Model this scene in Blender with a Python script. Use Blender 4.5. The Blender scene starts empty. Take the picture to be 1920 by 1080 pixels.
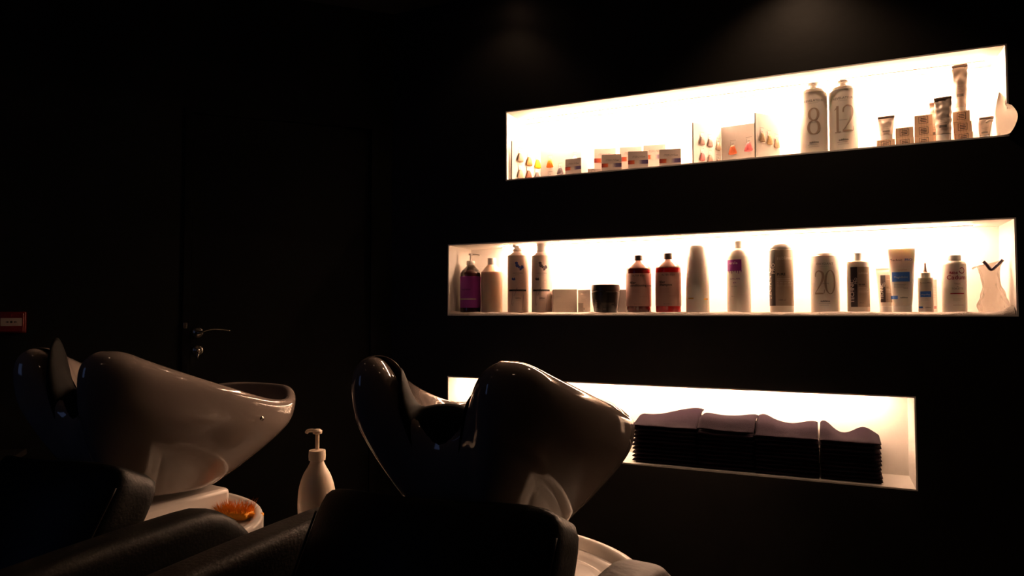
import bpy, bmesh, math, random
from mathutils import Vector, Matrix, noise
random.seed(7)
PI = math.pi
S = bpy.context.scene
COL = S.collection
# ------------------------------------------------------------------ camera, world, lights, exposure
CAMZ = 1.13
YAW = math.radians(24.56); PITCH = math.radians(2.15)
cd = bpy.data.cameras.new('camera'); cam = bpy.data.objects.new('camera', cd); COL.objects.link(cam)
cam.location = (0, -2.8, CAMZ); cam.rotation_euler = (PI/2 + PITCH, 0, YAW)
cd.sensor_width = 36; cd.lens = 24; cd.clip_start = .02
S.camera = cam
S.view_settings.view_transform = 'Standard'; S.view_settings.look = 'None'
S.view_settings.gamma = 1; S.view_settings.exposure = 0.0; S.view_settings.use_curve_mapping = False
w = bpy.data.worlds.new('world'); S.world = w; w.use_nodes = True
w.node_tree.nodes['Background'].inputs[0].default_value = (.01, .01, .012, 1)
w.node_tree.nodes['Background'].inputs[1].default_value = .0
LAMP_COL = (1, .60, .38)
STRIP = {'upper': 290.0, 'middle': 185.0, 'lower': 90.0}     # strip lamp strengths

def cam_dir(px, py):
    a = (px-960)/1280; v = (py-540)/1280
    up = -v*math.cos(PITCH)+math.sin(PITCH); fw = math.cos(PITCH)+v*math.sin(PITCH)
    c, s = math.cos(YAW), math.sin(YAW)
    return Vector((a*c-fw*s, a*s+fw*c, up))
def on_y(px, py, y):
    d = cam_dir(px, py); t = (y+2.8)/d.y
    return Vector((0, -2.8, CAMZ)) + d*t
def cam_pt(xc, zc, z=0):
    c, s = math.cos(YAW), math.sin(YAW)
    return Vector((xc*c-zc*s, -2.8+xc*s+zc*c, z))
def px_w(px0, px1, y):
    """real width of an upright object seen between two columns, standing at depth y"""
    m = (px0+px1)/2; r = (m-960)/1280
    p = on_y(m, 540, y); zc = -p.x*math.sin(YAW)+(p.y+2.8)*math.cos(YAW)
    return (px1-px0)/1280*zc/math.sqrt(1+r*r)
def face_cam(x, y): return math.atan2(-x, y+2.8)

# ------------------------------------------------------------------ materials
MATS = {}
def mat(name, col, rough=.5, metal=0, coat=0, trans=0, bump=0, bscale=40, emit=None, var=0, spec=.5, sss=0, alpha=1):
    if name in MATS: return MATS[name]
    m = bpy.data.materials.new(name); m.use_nodes = True; n = m.node_tree; b = n.nodes['Principled BSDF']
    b.inputs['Base Color'].default_value = (*col, 1); b.inputs['Roughness'].default_value = rough
    b.inputs['Metallic'].default_value = metal; b.inputs['Coat Weight'].default_value = coat
    b.inputs['Transmission Weight'].default_value = trans; b.inputs['Specular IOR Level'].default_value = spec
    b.inputs['Alpha'].default_value = alpha
    if sss:
        b.inputs['Subsurface Weight'].default_value = sss; b.inputs['Subsurface Radius'].default_value = (.02, .012, .008)
        b.inputs['Subsurface Scale'].default_value = .6
    if emit:
        b.inputs['Emission Color'].default_value = (*emit[0], 1); b.inputs['Emission Strength'].default_value = emit[1]
    tc = n.nodes.new('ShaderNodeTexCoord'); nz = n.nodes.new('ShaderNodeTexNoise'); nz.inputs['Scale'].default_value = bscale
    nz.inputs['Detail'].default_value = 4
    n.links.new(tc.outputs['Object'], nz.inputs['Vector'])
    if bump:
        bp = n.nodes.new('ShaderNodeBump'); bp.inputs['Strength'].default_value = bump; bp.inputs['Distance'].default_value = .004
        n.links.new(nz.outputs['Fac'], bp.inputs['Height']); n.links.new(bp.outputs['Normal'], b.inputs['Normal'])
    if var:
        mx = n.nodes.new('ShaderNodeMixRGB'); mx.inputs[1].default_value = (*[c*(1-var) for c in col], 1)
        mx.inputs[2].default_value = (*[min(1, c*(1+var)) for c in col], 1)
        n.links.new(nz.outputs['Fac'], mx.inputs[0]); n.links.new(mx.outputs[0], b.inputs['Base Color'])
    MATS[name] = m; return m
M_wall = mat('dark wall paint', (.0065, .0058, .005), .5, bump=.15, bscale=18, var=.15, spec=.25)
M_wall2 = mat('dark green grey wall paint', (.004, .0045, .0035), .7, bump=.1, bscale=25, var=.12, spec=.12)
M_door = mat('black door lacquer', (.002, .002, .002), .5, var=.1, spec=.15)
M_floor = mat('dark floor tile', (.01, .009, .008), .45, var=.3, bscale=6)
M_ceil = mat('dark ceiling paint', (.02, .019, .018), .8, var=.1)
M_niche = mat('white niche paint', (.86, .83, .78), .6, var=.02, bscale=8)
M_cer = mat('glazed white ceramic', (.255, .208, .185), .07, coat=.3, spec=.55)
M_base = mat('white moulded plastic', (.78, .73, .68), .22, spec=.5)
M_leather = mat('black leather', (.004, .0036, .003), .5, bump=.2, bscale=160, var=.2, spec=.22)
M_leather2 = mat('brown black leather', (.010, .0072, .006), .5, bump=.3, bscale=120, var=.35, spec=.3)
M_gel = mat('black rubber gel', (.004, .0035, .003), .7, spec=.12)
M_chrome = mat('chrome', (.7, .68, .65), .15, metal=1)
M_wplast = mat('white bottle plastic', (.90, .83, .75), .35, sss=.15)
M_cream = mat('cream bottle plastic', (.95, .78, .62), .35, sss=.1)
M_whitecap = mat('white cap plastic', (.85, .82, .78), .35)
M_black = mat('black print', (.008, .007, .007), .5)
M_blackp = mat('black plastic', (.016, .013, .011), .3)
M_brownp = mat('dark brown cap plastic', (.045, .03, .025), .35)
M_grey = mat('grey print', (.20, .17, .15), .5)
M_lgrey = mat('light grey print', (.42, .36, .31), .5)
M_white = mat('white print', (.85, .82, .78), .5)
M_card = mat('white card', (.80, .74, .69), .6)
M_paper = mat('cream paper', (.82, .72, .60), .7)

# ------------------------------------------------------------------ mesh helpers
def link(name, bm, m, parent=None, loc=(0, 0, 0), rz=0, smooth=True, bev=0, sub=0, autos=None):
    me = bpy.data.meshes.new(name)
    bmesh.ops.recalc_face_normals(bm, faces=bm.faces[:])
    bm.to_mesh(me); bm.free()
    if isinstance(m, (list, tuple)):
        for q in m: me.materials.append(q)
    else: me.materials.append(m)
    o = bpy.data.objects.new(name, me); COL.objects.link(o)
    o.location = loc; o.rotation_euler = (0, 0, rz)
    if parent: o.parent = parent
    if bev:
        md = o.modifiers.new('bevel', 'BEVEL'); md.width = bev; md.segments = 3; md.limit_method = 'ANGLE'; md.angle_limit = .6
        md.harden_normals = False
    if sub:
        md = o.modifiers.new('sub', 'SUBSURF'); md.levels = sub; md.render_levels = sub
    if smooth:
        for p in me.polygons: p.use_smooth = True
        if bev or autos:
            try: me.set_sharp_from_angle(angle=autos or .7)
            except Exception: pass
    return o
def empty(name, loc=(0, 0, 0), rz=0):
    o = bpy.data.objects.new(name, None); COL.objects.link(o); o.location = loc; o.rotation_euler = (0, 0, rz)
    o.empty_display_size = .05
    return o
def tag(o, label=None, cat=None, group=None, kind=None):
    if label: o['label'] = label
    if cat: o['category'] = cat
    if group: o['group'] = group
    if kind: o['kind'] = kind
    return o
def box(bm, x0, x1, y0, y1, z0, z1, mi=0):
    v = [bm.verts.new(c) for c in ((x0,y0,z0),(x1,y0,z0),(x1,y1,z0),(x0,y1,z0),(x0,y0,z1),(x1,y0,z1),(x1,y1,z1),(x0,y1,z1))]
    for f in ((0,3,2,1),(4,5,6,7),(0,1,5,4),(1,2,6,5),(2,3,7,6),(3,0,4,7)):
        bm.faces.new([v[i] for i in f]).material_index = mi
    return v
def nbox(x0, x1, y0, y1, z0, z1):
    bm = bmesh.new(); box(bm, x0, x1, y0, y1, z0, z1); return bm
def loft(bm, rings, caps=True, closed=True, mi=0):
    R = [[bm.verts.new(p) for p in r] for r in rings]; n = len(R[0])
    for a, b in zip(R, R[1:]):
        for i in range(n if closed else n-1):
            j = (i+1) % n
            bm.faces.new((a[i], a[j], b[j], b[i])).material_index = mi
    if caps:
        bm.faces.new(R[0][::-1]).material_index = mi; bm.faces.new(R[-1]).material_index = mi
    return R
def lathe(prof, n=48, sx=1, sy=1, cx=0, cy=0, bm=None, caps=True):
    bm = bm or bmesh.new()
    loft(bm, [[(cx+r*sx*math.cos(2*PI*i/n), cy+r*sy*math.sin(2*PI*i/n), z) for i in range(n)] for r, z in prof], caps)
    return bm
def smooth_prof(pts, k=6):
    out = []
    P = [pts[0]]+list(pts)+[pts[-1]]
    for i in range(1, len(P)-2):
        p0, p1, p2, p3 = P[i-1], P[i], P[i+1], P[i+2]
        for j in range(k):
            t = j/k
            out.append(tuple(.5*((2*b)+(-a+c)*t+(2*a-5*b+4*c-d)*t*t+(-a+3*b-3*c+d)*t**3) for a, b, c, d in zip(p0, p1, p2, p3)))
    out.append(tuple(pts[-1])); return out
def pipe(pts, r, n=10, k=5, bm=None, taper=None, flat=1):
    bm = bm or bmesh.new()
    pts = smooth_prof([tuple(p) for p in pts], k) if k > 1 else [tuple(p) for p in pts]
    rings = []; up = Vector((0, 0, 1))
    for i, p in enumerate(pts):
        a = Vector(pts[max(0, i-1)]); b = Vector(pts[min(len(pts)-1, i+1)]); d = (b-a).normalized()
        s = d.cross(up)
        if s.length < .05: s = d.cross(Vector((0, 1, 0)))
        s.normalize(); u = s.cross(d).normalized()
        q = r*(taper(i/(len(pts)-1)) if taper else 1)
        rings.append([Vector(p)+s*q*math.cos(2*PI*j/n)+u*q*flat*math.sin(2*PI*j/n) for j in range(n)])
    loft(bm, rings); return bm
# surface mapping for print: bottle (curved) or flat
def curved(a, b, off=.0005, ang=0, slope=None):
    def f(u, v, o=off):
        ph = u/a+ang; k = slope(v) if slope else 1
        return ((a*k+o)*math.sin(ph), -(b*k+o)*math.cos(ph), v)
    return f
def flat(y=0, off=.0005):
    return lambda u, v, o=off: (u, y-o, v)
def patch(f, u0, u1, v0, v1, nu=14, nv=3, off=.0005, shear=0, bm=None):
    bm = bm or bmesh.new()
    g = [[bm.verts.new(f(u0+(u1-u0)*i/nu+shear*(v0+(v1-v0)*j/nv-v0), v0+(v1-v0)*j/nv, off)) for i in range(nu+1)] for j in range(nv+1)]
    for j in range(nv):
        for i in range(nu): bm.faces.new((g[j][i], g[j][i+1], g[j+1][i+1], g[j+1][i]))
    return bm
_tc = {}
def text_bm(s, size, f, u, v, off=.001, bm=None, align='CENTER', rot=0, bold=0, sx=1, shear=0):
    """letters cut as flat faces and laid on the surface f"""
    bm = bm or bmesh.new()
    key = (s, align, bold)
    if key not in _tc:
        c = bpy.data.curves.new('t', 'FONT'); c.body = s; c.size = 1; c.align_x = align; c.resolution_u = 2; c.offset = bold
        o = bpy.data.objects.new('t', c); COL.objects.link(o)
        dg = bpy.context.evaluated_depsgraph_get(); me = o.evaluated_get(dg).to_mesh()
        tb = bmesh.new(); tb.from_mesh(me); bmesh.ops.triangulate(tb, faces=tb.faces[:]); tb.verts.index_update()
        _tc[key] = ([tuple(p.co) for p in tb.verts], [tuple(q.index for q in p.verts) for p in tb.faces]); tb.free()
        o.evaluated_get(dg).to_mesh_clear(); bpy.data.objects.remove(o); bpy.data.curves.remove(c)
    vs, fs = _tc[key]; cr, sr = math.cos(rot), math.sin(rot)
    V = []
    for x, y, z in vs:
        x, y = x*size*sx, y*size; x += shear*y
        V.append(bm.verts.new(f(u+x*cr-y*sr, v+x*sr+y*cr, off)))
    for q in fs:
        try: bm.faces.new([V[i] for i in q])
        except ValueError: pass
    return bm

# ------------------------------------------------------------------ the room
H = 2.62; XR = 1.5; XC = -1.928; YB = -4.6; XL = -4.3
NICHES = {'upper': (-1.312, .584, 1.734, 2.055), 'middle': (-1.614, .596, 1.120, 1.457), 'lower': (-1.614, .291, .505, .838)}
DEP = .23; T = .006
def struct(o, label=None): o['kind'] = 'structure'; return o
bm = bmesh.new()
xs = sorted({XC-.3, XR+.15, *[v for n in NICHES.values() for v in n[:2]]}); zs = sorted({0, H, *[v for n in NICHES.values() for v in n[2:]]})
for i in range(len(xs)-1):
    for j in range(len(zs)-1):
        cx, cz = (xs[i]+xs[i+1])/2, (zs[j]+zs[j+1])/2
        if any(n[0] < cx < n[1] and n[2] < cz < n[3] for n in NICHES.values()): continue
        x0 = xs[i] if i else xs[i]
        v = box(bm, x0, xs[i+1], 0, DEP+.05, zs[j], zs[j+1])
bmesh.ops.remove_doubles(bm, verts=bm.verts[:], dist=1e-5)
# the left end is cut on the slant where the door wall meets it
for v in bm.verts:
    if abs(v.co.x-(XC-.3)) < 1e-4 and v.co.y < .01: v.co.x = XC
# drop internal faces
dup = {}
for f in bm.faces:
    dup.setdefault(tuple(round(c, 4) for c in f.calc_center_median()), []).append(f)
bmesh.ops.delete(bm, geom=[f for l in dup.values() if len(l) > 1 for f in l], context='FACES')
struct(link('wall_back', bm, M_wall, smooth=False))
for nm, (x0, x1, z0, z1) in NICHES.items():
    bm = bmesh.new(); e = .0005
    box(bm, x0+e, x1-e, e, DEP, z0+e, z0+T); box(bm, x0+e, x1-e, e, DEP, z1-T, z1-e)
    box(bm, x0+e, x0+T, e, DEP, z0+T, z1-T); box(bm, x1-T, x1-e, e, DEP, z0+T, z1-T)
    box(bm, x0+e, x1-e, DEP-T, DEP, z0+T, z1-T)
    struct(link('wall_niche_'+nm, bm, M_niche, smooth=False))
    fr = {'upper': (.04, .04), 'middle': (.22, .10), 'lower': (.04, .08)}[nm]
    lx0, lx1 = x0+fr[0], x1-fr[1]
    t = empty('strip_light', ((lx0+lx1)/2, DEP-.085, z1-T)); L = (lx1-lx0)/2
    tag(t, {'upper': 'slim warm strip light under the ceiling of the top wall niche', 'middle': 'slim warm strip light under the ceiling of the middle wall niche', 'lower': 'slim warm strip light under the ceiling of the bottom wall niche'}[nm], 'light')
    link('light_housing', nbox(-L, L, -.009, .015, -.005, 0), M_whitecap, t, smooth=False)
    link('light_diffuser', nbox(-L+.004, L-.004, -.008, .012, -.012, -.0052), mat('lit diffuser '+nm, (1, .9, .8), .5, emit=(LAMP_COL, STRIP[nm])), t, smooth=False)
struct(link('floor', nbox(XL-.1, XR+.1, YB-.1, .28, -.1, 0), M_floor, smooth=False))
struct(link('ceiling', nbox(XL-.1, XR+.1, YB-.1, .28, H, H+.1), M_ceil, smooth=False))
struct(link('wall_right', nbox(XR, XR+.1, YB-.1, 0, 0, H), M_wall, smooth=False))
struct(link('wall_front', nbox(XL-.1, XR+.1, YB-.1, YB, 0, H), M_wall2, smooth=False))
YL = -(XC-XL)      # where the slanted wall meets the left wall
struct(link('wall_left', nbox(XL-.1, XL, YB, YL+.05, 0, H), M_wall2, smooth=False))
# slanted wall with door opening: local u runs from the corner to the left, local +y is out of the room
LEN = (XC-XL)*math.sqrt(2)
RZ = math.radians(45)+PI      # local +x -> (-.707,-.707)
def slant(name, bm, m, **k): return link(name, bm, m, None, (XC, 0, 0), RZ, **k)
def slant_pt(u, out, z): return Vector((XC-u*.70711+out*.70711, -u*.70711-out*.70711, z))   # out = into the room
D0, D1, DH = .075, .925, 2.06
bm = bmesh.new()
box(bm, 0, D0, -.1, 0, 0, H); box(bm, D1, LEN, -.1, 0, 0, H); box(bm, D0, D1, -.1, 0, DH, H)
struct(slant('wall_slanted', bm, M_wall2, smooth=False))
door = struct(slant('door_1', nbox(D0+.03, D1-.03, -.06, -.015, .008, DH-.03), M_door, smooth=False))
bm = bmesh.new(); box(bm, D0, D0+.028, -.09, .008, 0, DH); box(bm, D1-.028, D1, -.09, .008, 0, DH); box(bm, D0+.028, D1-.028, -.09, .008, DH-.028, DH)
struct(slant('trim_1', bm, M_door, smooth=False))
# NB: local +y of the slanted frame points INTO the room
def door_part(name, bm, m, parent=door):
    o = link(name, bm, m, parent); return o
hu = .865; hz = 1.045
def disc_y(cx, cz, r, y0, y1, n=32, bm=None):
    bm = bm or bmesh.new()
    loft(bm, [[(cx+q*math.cos(2*PI*i/n), y, cz+q*math.sin(2*PI*i/n)) for i in range(n)] for q, y in ((r, y0), (r, y0+(y1-y0)*.6), (r*.88, y1))])
    return bm
M_dull = mat('brushed steel', (.42, .38, .33), .25, metal=1)
hd = door_part('door_handle', disc_y(hu, hz, .024, -.015, -.004), M_dull)
bm = pipe([(hu, .0, hz), (hu, .03, hz), (hu-.012, .042, hz+.002), (hu-.06, .046, hz+.016), (hu-.10, .045, hz+.015), (hu-.135, .043, hz+.008)], .008, flat=.8, taper=lambda t: 1.1-.4*t)
link('lever', bm, M_dull, hd)
kp = door_part('keyhole_plate', disc_y(hu, hz-.08, .024, -.015, -.005), M_dull)
link('lock_cylinder', disc_y(hu, hz-.078, .010, -.006, .001), M_dull, kp)
door_part('key', nbox(hu-.007, hu+.002, .001, .004, hz-.12, hz-.085), M_dull)
sp = slant('strike_plate', nbox(D1-.018, D1-.002, .008, .012, hz+.02, hz+.045), M_dull, bev=.001)
tag(sp, 'small steel plate on the dark door frame left of the door lever', 'plate')
# fire call point
c = slant_pt(1.553, 0, 1.094)
t = empty('fire_call_point', c, RZ); tag(t, 'red square fire alarm call point on the dark wall left of the door', 'alarm')
M_red = mat('red plastic', (.10, .004, .004), .4)
link('backplate', nbox(-.0455, .0455, .0, .018, -.0435, .0435), M_red, t, bev=.004)
link('front_cover', nbox(-.042, .042, .018, .03, -.039, .039), M_red, t, bev=.004)
ff = lambda u, v, o=.0005: (-u, .03+o, v)
link('press_panel', patch(ff, -.0365, .0365, -.014, .018, 2, 1), mat('white panel', (.30, .24, .20), .5), t)
bm = text_bm('I', .0001, ff, 0, 0)
for cx, r in ((0, .0045),):
    v = [bm.verts.new(ff(cx+r*math.cos(2*PI*i/20), .002+r*math.sin(2*PI*i/20), .001)) for i in range(20)]; bm.faces.new(v)
for sgn in (-1, 1):
    v = [bm.verts.new(ff(sgn*q[0], .002+q[1], .001)) for q in ((.008, 0), (.013, .004), (.013, .0015), (.019, .0015), (.019, -.0015), (.013, -.0015), (.013, -.004))]; bm.faces.new(v)
link('arrow_symbol', bm, M_black, t, smooth=False)
link('logo_mark', disc_y(0, .029, .004, .0302, .0308), mat('dark red print', (.15, .01, .01), .5), t)
# low dark cabinet with a bright edge, beyond the far basin
t = empty('low_cabinet', slant_pt(1.66, .02, 0), RZ); tag(t, 'low black cabinet with thin chrome front edge at far left behind the basin', 'cabinet')
link('carcass', nbox(-.16, .55, 0, .42, 0, .555), M_door, t, bev=.004)
link('cabinet_top', nbox(-.17, .56, 0, .43, .556, .58), mat('black gloss top', (.02, .018, .016), .15), t, bev=.003)
link('edge_trim', nbox(-.17, .10, .4305, .436, .558, .565), M_chrome, t)

# ------------------------------------------------------------------ ceiling lamps (recessed downlights)
def downlight(x, y, power, label, size=75, blend=.6, aim=None):
    t = empty('downlight', (x, y, H)); tag(t, label, 'light', 'ceiling downlights')
    bm = bmesh.new(); n = 32
    loft(bm, [[(r*math.cos(2*PI*i/n), r*math.sin(2*PI*i/n), z) for i in range(n)] for r, z in ((.036, 0), (.045, 0), (.045, -.006), (.036, -.006))], caps=False)
    link('lamp_ring', bm, M_dull, t)
    link('lamp_lens', lathe([(.034, -.001), (.034, -.003)], 24), mat('lit lens', (1, .9, .8), .4, emit=(LAMP_COL, 8)), t)
    l = bpy.data.lights.new('spot', 'SPOT'); l.energy = power; l.color = (1, .62, .38); l.spot_size = math.radians(size); l.spot_blend = blend; l.shadow_soft_size = .02
    o = bpy.data.objects.new('lamp_beam', l); COL.objects.link(o); o.location = (0, 0, -.012); o.parent = t
downlight(-.06, -.30, 15, 'recessed ceiling downlight washing the dark wall above the two number bottles', 110)
downlight(-1.33, -.22, 1.6, 'recessed ceiling downlight close to the wall above the left end of the niches', 110)
downlight(-.55, -1.75, .25, 'recessed ceiling downlight above the near basin', 100)
downlight(-1.75, -1.9, .25, 'recessed ceiling downlight above the far basin', 100)
downlight(.35, -2.0, .25, 'recessed ceiling downlight to the right of the basins', 100)
downlight(-1.2, -3.2, .2, 'recessed ceiling downlight over the foot of the chairs', 100)
# window behind the viewer, a little cold evening light
wl = bpy.data.lights.new('window daylight', 'AREA'); wl.energy = .4; wl.color = (.35, .5, 1); wl.shape = 'RECTANGLE'; wl.size = .9; wl.size_y = 1.2
wo = bpy.data.objects.new('window_daylight', wl); COL.objects.link(wo); wo.location = (-3.2, YB+.06, 1.6); wo.rotation_euler = (PI/2, 0, 0)
struct(link('window_1', nbox(-3.7, -2.7, YB, YB+.03, .95, 2.25), mat('dusk glass', (.02, .03, .05), .1, emit=((.3, .45, 1), .25)), smooth=False))

# ------------------------------------------------------------------ shampoo basins
def lerp(a, b, t): return a+(b-a)*t
def sstep(a, b, x):
    t = max(0, min(1, (x-a)/(b-a))); return t*t*(3-2*t)
ZH = CAMZ-.079       # horn top height
ZB = .652            # bowl foot
def rim(th):
    """th = 0 at the tail, PI at the neck. returns plan (p,a), inward normal length etc."""
    c, s = math.cos(th), math.sin(th)
    e = 2/2.35 if c > 0 else 2/(2.35+.9*min(1, -c*2))
    p = .266*math.copysign(abs(s)**e, s); a = .275+.343*math.copysign(abs(c)**e, c)
    if c < 0:
        p *= 1-.02*min(1, -c*1.05)**1.5; a += .088*(1-sstep(.02, .17, abs(p)))-.010*sstep(.10, .17, abs(p))
    return p, a
def rim_z(p, a):
    q = max(0, min(1, (a+.02)/.64))
    q = max(0, min(1, (a+.01)/.57)); q = q*q/(q+.10)*1.10
    z = -.180*(1-(1-q)**1.5)+.042*sstep(.38, .60, a)*(1-.6*sstep(.08, .24, p))
    fr = 1-sstep(.0, .22, a)
    n = 1-sstep(.044, .104, abs(p))
    return ZH+z-.165*n*fr
def bowl_cols(N=144):
    cols = []
    for i in range(N):
        th = 2*PI*i/N
        p, a = rim(th); z = rim_z(p, a)
        p2, a2 = rim(th+.01); tx, ty = p2-p, a2-a; L = math.hypot(tx, ty); nx, ny = -ty/L, tx/L
        cpt = Vector((0, .30)); v = cpt-Vector((p, a))
        if nx*v.x+ny*v.y < 0: nx, ny = -nx, -ny
        horn = (1-sstep(.02, .30, a))*sstep(.04, .10, abs(p))
        notch = (1-sstep(.06, .16, a))*(1-sstep(.04, .10, abs(p)))
        w = .038+.078*horn+.030*notch
        col = []
        # bottom target
        bp, ba = .125*math.sin(th), .225+.135*math.cos(th)
        for g, h in ((1, 1), (.93, .965), (.80, .89), (.64, .78), (.47, .655), (.31, .53), (.185, .42), (.115, .345), (.07, .30), (.05, .265), (.045, .22), (.022, .15), (.004, .09)):
            gg = g; hh = h
            z0 = z-w*.35
            col.append((lerp(p, bp, gg), lerp(a, ba, gg), lerp(z0, ZB, hh) if h > .09 else z0-.02))
        # rounded lip
        for k in range(0, 9):
            f = PI*k/8
            col.append((p+nx*(w/2)*(1-math.cos(f)), a+ny*(w/2)*(1-math.cos(f)), z-w*.38*(1-math.sin(f))))
        # inner wall down to the drain
        ip, ia = p+nx*w, a+ny*w
        fl = ZH-.315
        for g, h in ((.03, .15), (.08, .35), (.17, .58), (.32, .80), (.55, .93), (.80, .985), (.93, 1.0)):
            zi = z-w*.38
            col.append((lerp(ip, 0, g), lerp(ia, .36, g), lerp(zi, fl, h)))
        cols.append(col)
    return cols
def bowl_mesh():
    cols = bowl_cols(); bm = bmesh.new()
    rings = list(zip(*cols))
    loft(bm, [list(r) for r in rings], caps=True)
    bmesh.ops.smooth_vert(bm, verts=bm.verts[:], factor=.5, use_axis_x=True, use_axis_y=True, use_axis_z=True)
    for _ in range(8): bmesh.ops.smooth_vert(bm, verts=bm.verts[:], factor=.5, use_axis_x=True, use_axis_y=True, use_axis_z=True)
    return bm
def cushion_mesh(hi=0):
    """black gel neck pad hugging the notch, its inner crest higher than the front edge"""
    cols = [c for c in bowl_cols(288) if abs(c[17][0]) < .122 and c[17][1] < .25]
    cols.sort(key=lambda c: c[17][0]); n = len(cols)-1
    J = list(range(12, 25)); rings = []
    for i, c in enumerate(cols):
        t = -1+2*i/n; top = []; low = []
        for jj, j in enumerate(J):
            v = jj/(len(J)-1); x, y, z = c[j]
            edge = math.sqrt(max(0, 1-abs(t)**8))*min(1, .25+4*min(v, 1-v+.05))
            bulge = .058*sstep(0, .55, v)*(1-sstep(.8, 1.0, v)*.4)*(1-abs(t)**1.6)
            lift = (hi+.030)*sstep(.50, .93, -t)*math.exp(-((v-.35)/.28)**2) if t < 0 else 0
            top.append((x, y-.004*(1-v), z+.012*edge+bulge+lift)); low.append((x, y+.001, z-.004))
        rings.append(top+low[::-1])
    bm = bmesh.new(); loft(bm, rings)
    return bm
def make_basin(loc, lab, hi=0):
    t = empty('wash_basin', loc, -math.radians(6.7)); tag(t, lab, 'basin', 'hair washing basins')
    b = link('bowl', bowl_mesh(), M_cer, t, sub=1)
    cu = link('neck_rest', cushion_mesh(hi=hi), M_gel, t, sub=1); tag(cu, 'black gel neck rest')
    link('pedestal', nbox(-.14, .132, .085, .365, .585, .6515), M_base, t, bev=.012)
    # round base with recessed tray top
    bm = bmesh.new(); rings = []
    def ring(k, z, ins):
        r = []
        for i in range(72):
            th = 2*PI*i/72
            p = (.345-ins)*math.sin(th); a = .195+(.27-ins)*math.cos(th)
            r.append((p, max(a, .085+ins), z))
        return r
    for ins, z in ((.05, .0), (.03, .02), (.02, .30), (.0, .54), (0, .585), (.004, .596), (.012, .600), (.022, .597), (.028, .588), (.034, .577), (.060, .574), (.066, .568), (.075, .568), (.082, .575), (.10, .577)):
        rings.append(ring(0, z, ins))
    loft(bm, rings)
    link('base_tray', bm, M_base, t, autos=.9)
    # mixer and hand shower inside the bowl
    fa = link('mixer_tap', lathe([(.022, ZH-.235), (.022, ZH-.20), (.016, ZH-.19), (.016, ZH-.165), (.004, ZH-.16)], 24, cx=-.13, cy=.26), M_chrome, t)
    link('tap_lever', pipe([(-.13, .26, ZH-.165), (-.135, .30, ZH-.155), (-.14, .33, ZH-.15)], .005, n=8), M_chrome, fa)
    link('hand_shower', pipe([(-.12, .22, ZH-.25), (-.11, .24, ZH-.20), (-.10, .27, ZH-.175), (-.09, .32, ZH-.17)], .010, n=12, taper=lambda q: .8+.8*q**3), M_chrome, t)
    link('drain', lathe([(.03, ZH-.3145), (.03, ZH-.3125), (.024, ZH-.311)], 24, cy=.36), M_chrome, t)
    return t
BR = cam_pt(-.152, 1.33); BL = cam_pt(-1.078, 1.658)
basinR = make_basin(BR, 'white ceramic hair washing basin with black neck rest, in front of the dark purple towels')
basinL = make_basin(BL, 'white ceramic hair washing basin in front of the door, left of the pump bottle', hi=.058)
link('fixing_screw', lathe([(.006, 0), (.006, .003), (.003, .004)], 16), M_chrome, basinL, (.262, .36, ZH-.20)).rotation_euler = (0, PI/2, 0)

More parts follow.
